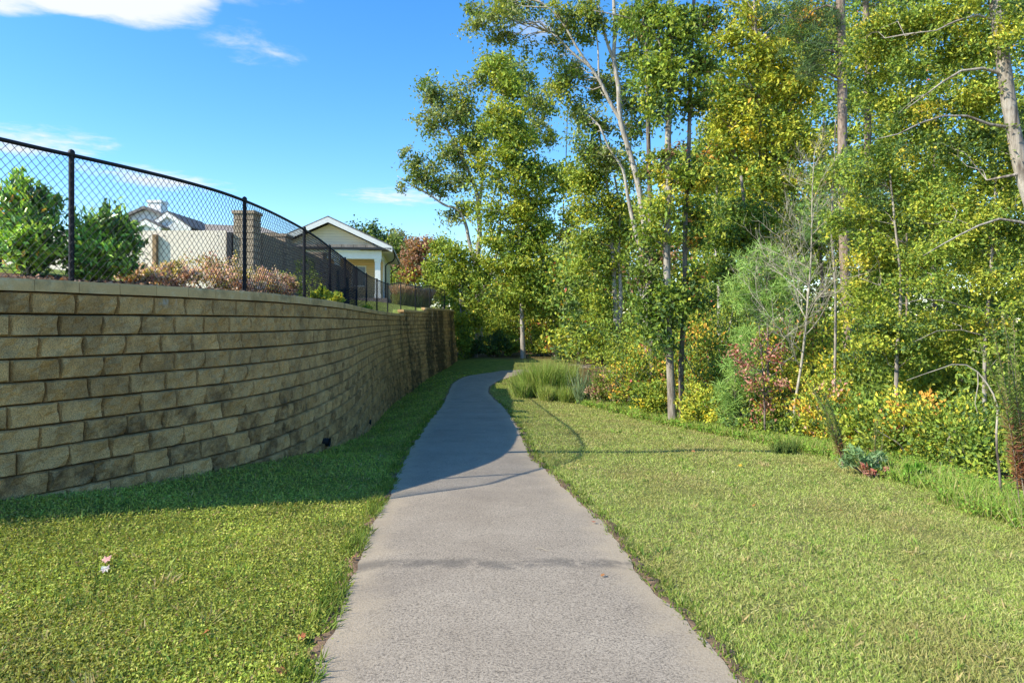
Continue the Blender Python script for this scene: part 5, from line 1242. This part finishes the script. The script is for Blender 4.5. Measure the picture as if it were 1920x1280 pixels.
# understory along the lawn edge, front row then back row
FRONT = [(1150, 24.2, 2.2, 1.55, 'weeds', .10, 'dry reddish-brown weeds right of the tall grass'), (1196, 22.5, 2.2, 2.5, 'mixed', .11, 'yellow-green shrub left of the paired trunks'), (1226, 20.6, 1.4, 1.3, 'maple', .10, 'small leafy shrub at the foot of the paired trunks'),
         (1322, 18.2, 1.8, 1.25, 'yellow', .10, 'bright yellow bush just right of the paired trunks'), (1345, 20.5, 2.4, 2.9, 'mixed', .11, 'tall mixed-green shrub behind the bright yellow bush'), (1408, 16.2, 1.2, .8, 'green', .085, 'low green shrub left of the red-leaved tree'),
         (1482, 15.3, 1.3, .75, 'green', .085, 'low dark green shrub around the foot of the bare sapling'), (1548, 14.6, 1.6, 1.9, 'gold', .095, 'golden maple-leaved shrub right of the bare sapling'), (1600, 13.6, 1.5, 1.2, 'mixed', .085, 'orange-flecked shrub behind the slim feathery weed'),
         (1655, 12.4, 1.6, 1.25, 'maple', .10, 'broad-leaved yellow-green bush above the sumac'), (1722, 11.5, 1.6, 1.35, 'mixed', .085, 'mixed autumn shrub left of the bent stem'), (1790, 10.8, 1.6, 1.3, 'fine', .075, 'dense green and yellow bush under the bent stem'),
         (1848, 10.2, 1.4, 1.2, 'green', .075, 'dark leafy bush just left of the bent stem base'), (1925, 9.0, 1.4, .9, 'fine', .07, 'small yellow-leaved bush under the big feathery weed'), (1445, 17.2, 1.4, 1.6, 'mixed', .09, 'shrub behind the red-leaved tree, right of the small pine')]
for x_, d_, w_, h_, pl, lf, lb in FRONT:
    shrub('understory_shrub', lb, on_ground(x_, d_), w_, h_, pl, lf, .6, int(2600 if h_ > 1.1 else 1700), 'shrubs along the wood edge', shoots=.15)
BACK = [(1180, 27, 3.2, 3.6, 'maple', 'tall yellow-green shrub behind the slender pale tree'), (1290, 23, 2.8, 4.0, 'mixed', 'tall shrub filling the gap behind the paired trunks'), (1345, 24, 3.2, 5.4, 'green', 'tall green thicket left of the leaning dark trunk'), (1500, 19, 3.0, 3.6, 'mixed', 'mixed thicket behind the bare sapling'), (1580, 17.5, 2.8, 3.8, 'yellow', 'yellowing thicket at the foot of the tall pine'),
        (1650, 16.2, 2.8, 3.4, 'green', 'green thicket behind the short reddish-stemmed tree'), (1745, 14.6, 2.6, 3.0, 'fine', 'fine-leaved thicket behind the bent stem'), (1830, 13.4, 2.6, 2.9, 'fine', 'fine-leaved thicket behind the slim pale-stemmed tree'), (1925, 12.2, 2.4, 2.8, 'green', 'green thicket at the right edge behind the big feathery weed'), (1250, 28, 3.6, 4.6, 'maple', 'tall leafy thicket at the foot of the forked tree'), (1405, 19.5, 2.6, 3.0, 'green', 'green thicket behind the young bright pine')]
for x_, d_, w_, h_, pl, lb in BACK:
    shrub('thicket_shrub', lb, on_ground(x_, d_), w_, h_, pl, .105, .6, 4200, 'thicket behind the wood edge', shoots=.15)
# red dogwood-like small tree, sumac, reeds, tall grass
tree('red_leaved_tree', 'small pink-red leaved tree at the lawn edge left of the bare sapling', 15.6, [([(1434, 805), (1433, 740), (1430, 680), (1424, 610)], .025, .008), ([(1432, 700), (1395, 680), (1375, 672)], .010, .003), ([(1432, 715), (1465, 690), (1480, 670)], .010, .003)],
     [dict(blobs=[(1424, 635, 15.6, 18, 20), (1405, 680, 15.6, 28, 16), (1450, 665, 15.6, 22, 18), (1430, 720, 15.6, 34, 18), (1465, 720, 15.6, 16, 14), (1432, 770, 15.6, 20, 18), (1378, 665, 15.6, 10, 9)], pal='red', leaf=.075, cr=.16, fill=.5, dens=.6)], 'bark_dark', br_r=.006)
shrub('sumac_seedling', 'low blue-green sumac with red lower leaves at the lawn edge', on_ground(1632, 10.2), .85, .55, 'blue', .11, .28, 520, shoots=.1, category='plant')
shrub('sumac_seedling', 'small red-leaved sumac sprig below the blue-green one', on_ground(1640, 9.9), .45, .22, 'red', .08, .28, 220, shoots=0, category='plant')
shrub('broad_leaf_weed', 'bright green broad-leaved weed right of the sumac', on_ground(1712, 9.4), .55, .38, [(2, (.16, .32, .04)), (1, (.24, .38, .06))], .09, .55, 420, category='plant', shoots=.1)
shrub('broad_leaf_weed', 'pale yellow-green broad leaves left of the bent stem foot', on_ground(1862, 7.9), .30, .26, [(2, (.42, .44, .07)), (1, (.32, .40, .06))], .10, .6, 60, category='plant', shoots=0)
def blades(name, label, base, w, h, n, pal, wid, dep=None, lean=.35, tufts=9):
    b = np.array(base); root = empty(name, b, label=label, category='grass clump'); LV = Leaves()
    L = h * rng.uniform(.45, 1.08, n); dr = unit(n) * lean + np.array([0, 0, 1]); dr /= np.linalg.norm(dr, axis=1)[:, None]
    tc_ = np.column_stack([rng.uniform(-.5, .5, tufts) * w, rng.uniform(-.5, .5, tufts) * (dep or w * .6), np.zeros(tufts)]); th_ = rng.uniform(.5, 1.1, tufts); ti_ = rng.integers(0, tufts, n); L = L * th_[ti_]; o = tc_[ti_] + rng.normal(0, .06 * w, (n, 3)) * [1, 1, 0]
    LV.add(b + o + dr * (L * .5)[:, None], dr, unit(n), L, wid, pick(pal, n)); LV.build('blades', M['grass'], root, kind='stuff')
blades('tall_grass', 'large bright green clump of tall feathery grass beside the path bend', on_ground(1018, 27.5), 2.1, 1.6, 5200, [(3, (.28, .40, .085)), (2, (.35, .44, .11)), (1, (.20, .30, .06)), (.7, (.40, .36, .16))], .02, lean=.42)
blades('tall_grass', 'lower yellow-green tall grass right of the large grass clump', on_ground(1062, 26.2), 1.6, 1.0, 3000, [(3, (.31, .41, .09)), (2, (.38, .44, .12)), (1, (.22, .31, .07)), (.7, (.40, .36, .16))], .02, lean=.5)
blades('reeds', 'blue-green reeds standing left of the dry reddish weeds', on_ground(1092, 25.6), .9, 1.5, 220, [(2, (.17, .24, .13)), (1, (.24, .30, .15))], .03, lean=.34)
blades('tall_grass', 'upright olive grass between the dry weeds and yellow-green shrub', on_ground(1128, 24.8), .6, 1.5, 900, [(2, (.26, .30, .08)), (1, (.18, .22, .06))], .02, lean=.18)
blades('tall_grass', 'dark tuft of taller grass where the pole shadow ends', on_ground(1470, 12.9), .45, .36, 500, [(2, (.13, .20, .05)), (1, (.18, .25, .06))], .012)

# the wood behind, one mass
LV = Leaves(); BR = Tubes()
TOPS = np.array([(860, 560), (1040, 490), (1080, 440), (1130, 420), (1200, 370), (1280, 270), (1340, 210), (1400, 130), (1500, 20), (1600, -40), (2000, -80)])
def mass(n, x0, x1, d0, d1, leaf, cr, pals, k, TOPS=TOPS):
    for _ in range(n):
        d = rng.uniform(d0, d1); x_ = rng.uniform(x0, x1); yt = np.interp(x_, TOPS[:, 0], TOPS[:, 1]); y_ = rng.uniform(yt, HY + F * 2.2 / d)
        c = P(x_, y_, d); r = cr * rng.uniform(.6, 1.3); o = unit(k) * (rng.random((k, 1)) ** .45)
        pl = PAL[pals[rng.integers(len(pals))]]
        LV.add(c + o * r * [1, 1, .65], unit(k) + o * .5, unit(k) * .85 + np.array([-.1, -.2, .7]) + o * .4, leaf * rng.uniform(.7, 1.3, k), leaf * .62, pick(pl, k, pick_base(pl)))
mass(950, 1040, 2000, 36, 50, .26, 1.1, ['maple', 'green', 'greygreen', 'mixed'], 85)
mass(200, 860, 1060, 54, 60, .30, 1.1, ['maple', 'green', 'mixed'], 85)
LOWT = np.array([(640, 520), (860, 500), (1000, 470), (1200, 440), (2000, 420)])
mass(900, 700, 2050, 66, 84, .42, 1.6, ['green', 'maple', 'greygreen'], 60, LOWT)
mass(720, 1300, 2000, 25, 34, .18, .75, ['green', 'green', 'fine', 'dark', 'maple'], 85)
N_LEAF += LV.count()
LV.build('far_wood_foliage', M['leaf'], None, kind='stuff', label='mass of mixed green foliage deep in the wood', category='woodland')
SL = [(1180, 44, 'bark_grey'), (1330, 34, 'bark_pale'), (1465, 30, 'bark_grey'), (1345, 26, 'bark_pale'), (1540, 28, 'bark_dark'), (1060, 52, 'bark_grey'), (1750, 20, 'bark_dark'), (1564, 16, 'bark_grey')]
WHERE = ['far behind the slender pale tree', 'deep in the wood right of the paired trunks', 'behind the young bright pine', 'pale and thin, left of the leaning dark trunk', 'dark, behind the bare sapling', 'far away between maple and cedar', 'dark, behind the fine-leaved trees', 'right behind the golden shrub']
for (x_, d_, bk_), wh in zip(SL, WHERE):
    tree('background_trunk', 'slim trunk ' + wh, d_, [([(x_, HY + F * 2 / d_), (x_ + 3, 560), (x_ - 4, 430), (x_ + 2, 300), (x_ + 5, 220)], .10 if d_ > 17 else .04, .03 if d_ > 17 else .012)], [dict(blobs=[(x_, 330, d_, 26, 34), (x_ + 10, 420, d_, 24, 26)], pal='maple', leaf=.006 * d_, cr=.02 * d_, fill=.6)], bk_, 'slim trunks in the wood')
print('LEAVES', N_LEAF)
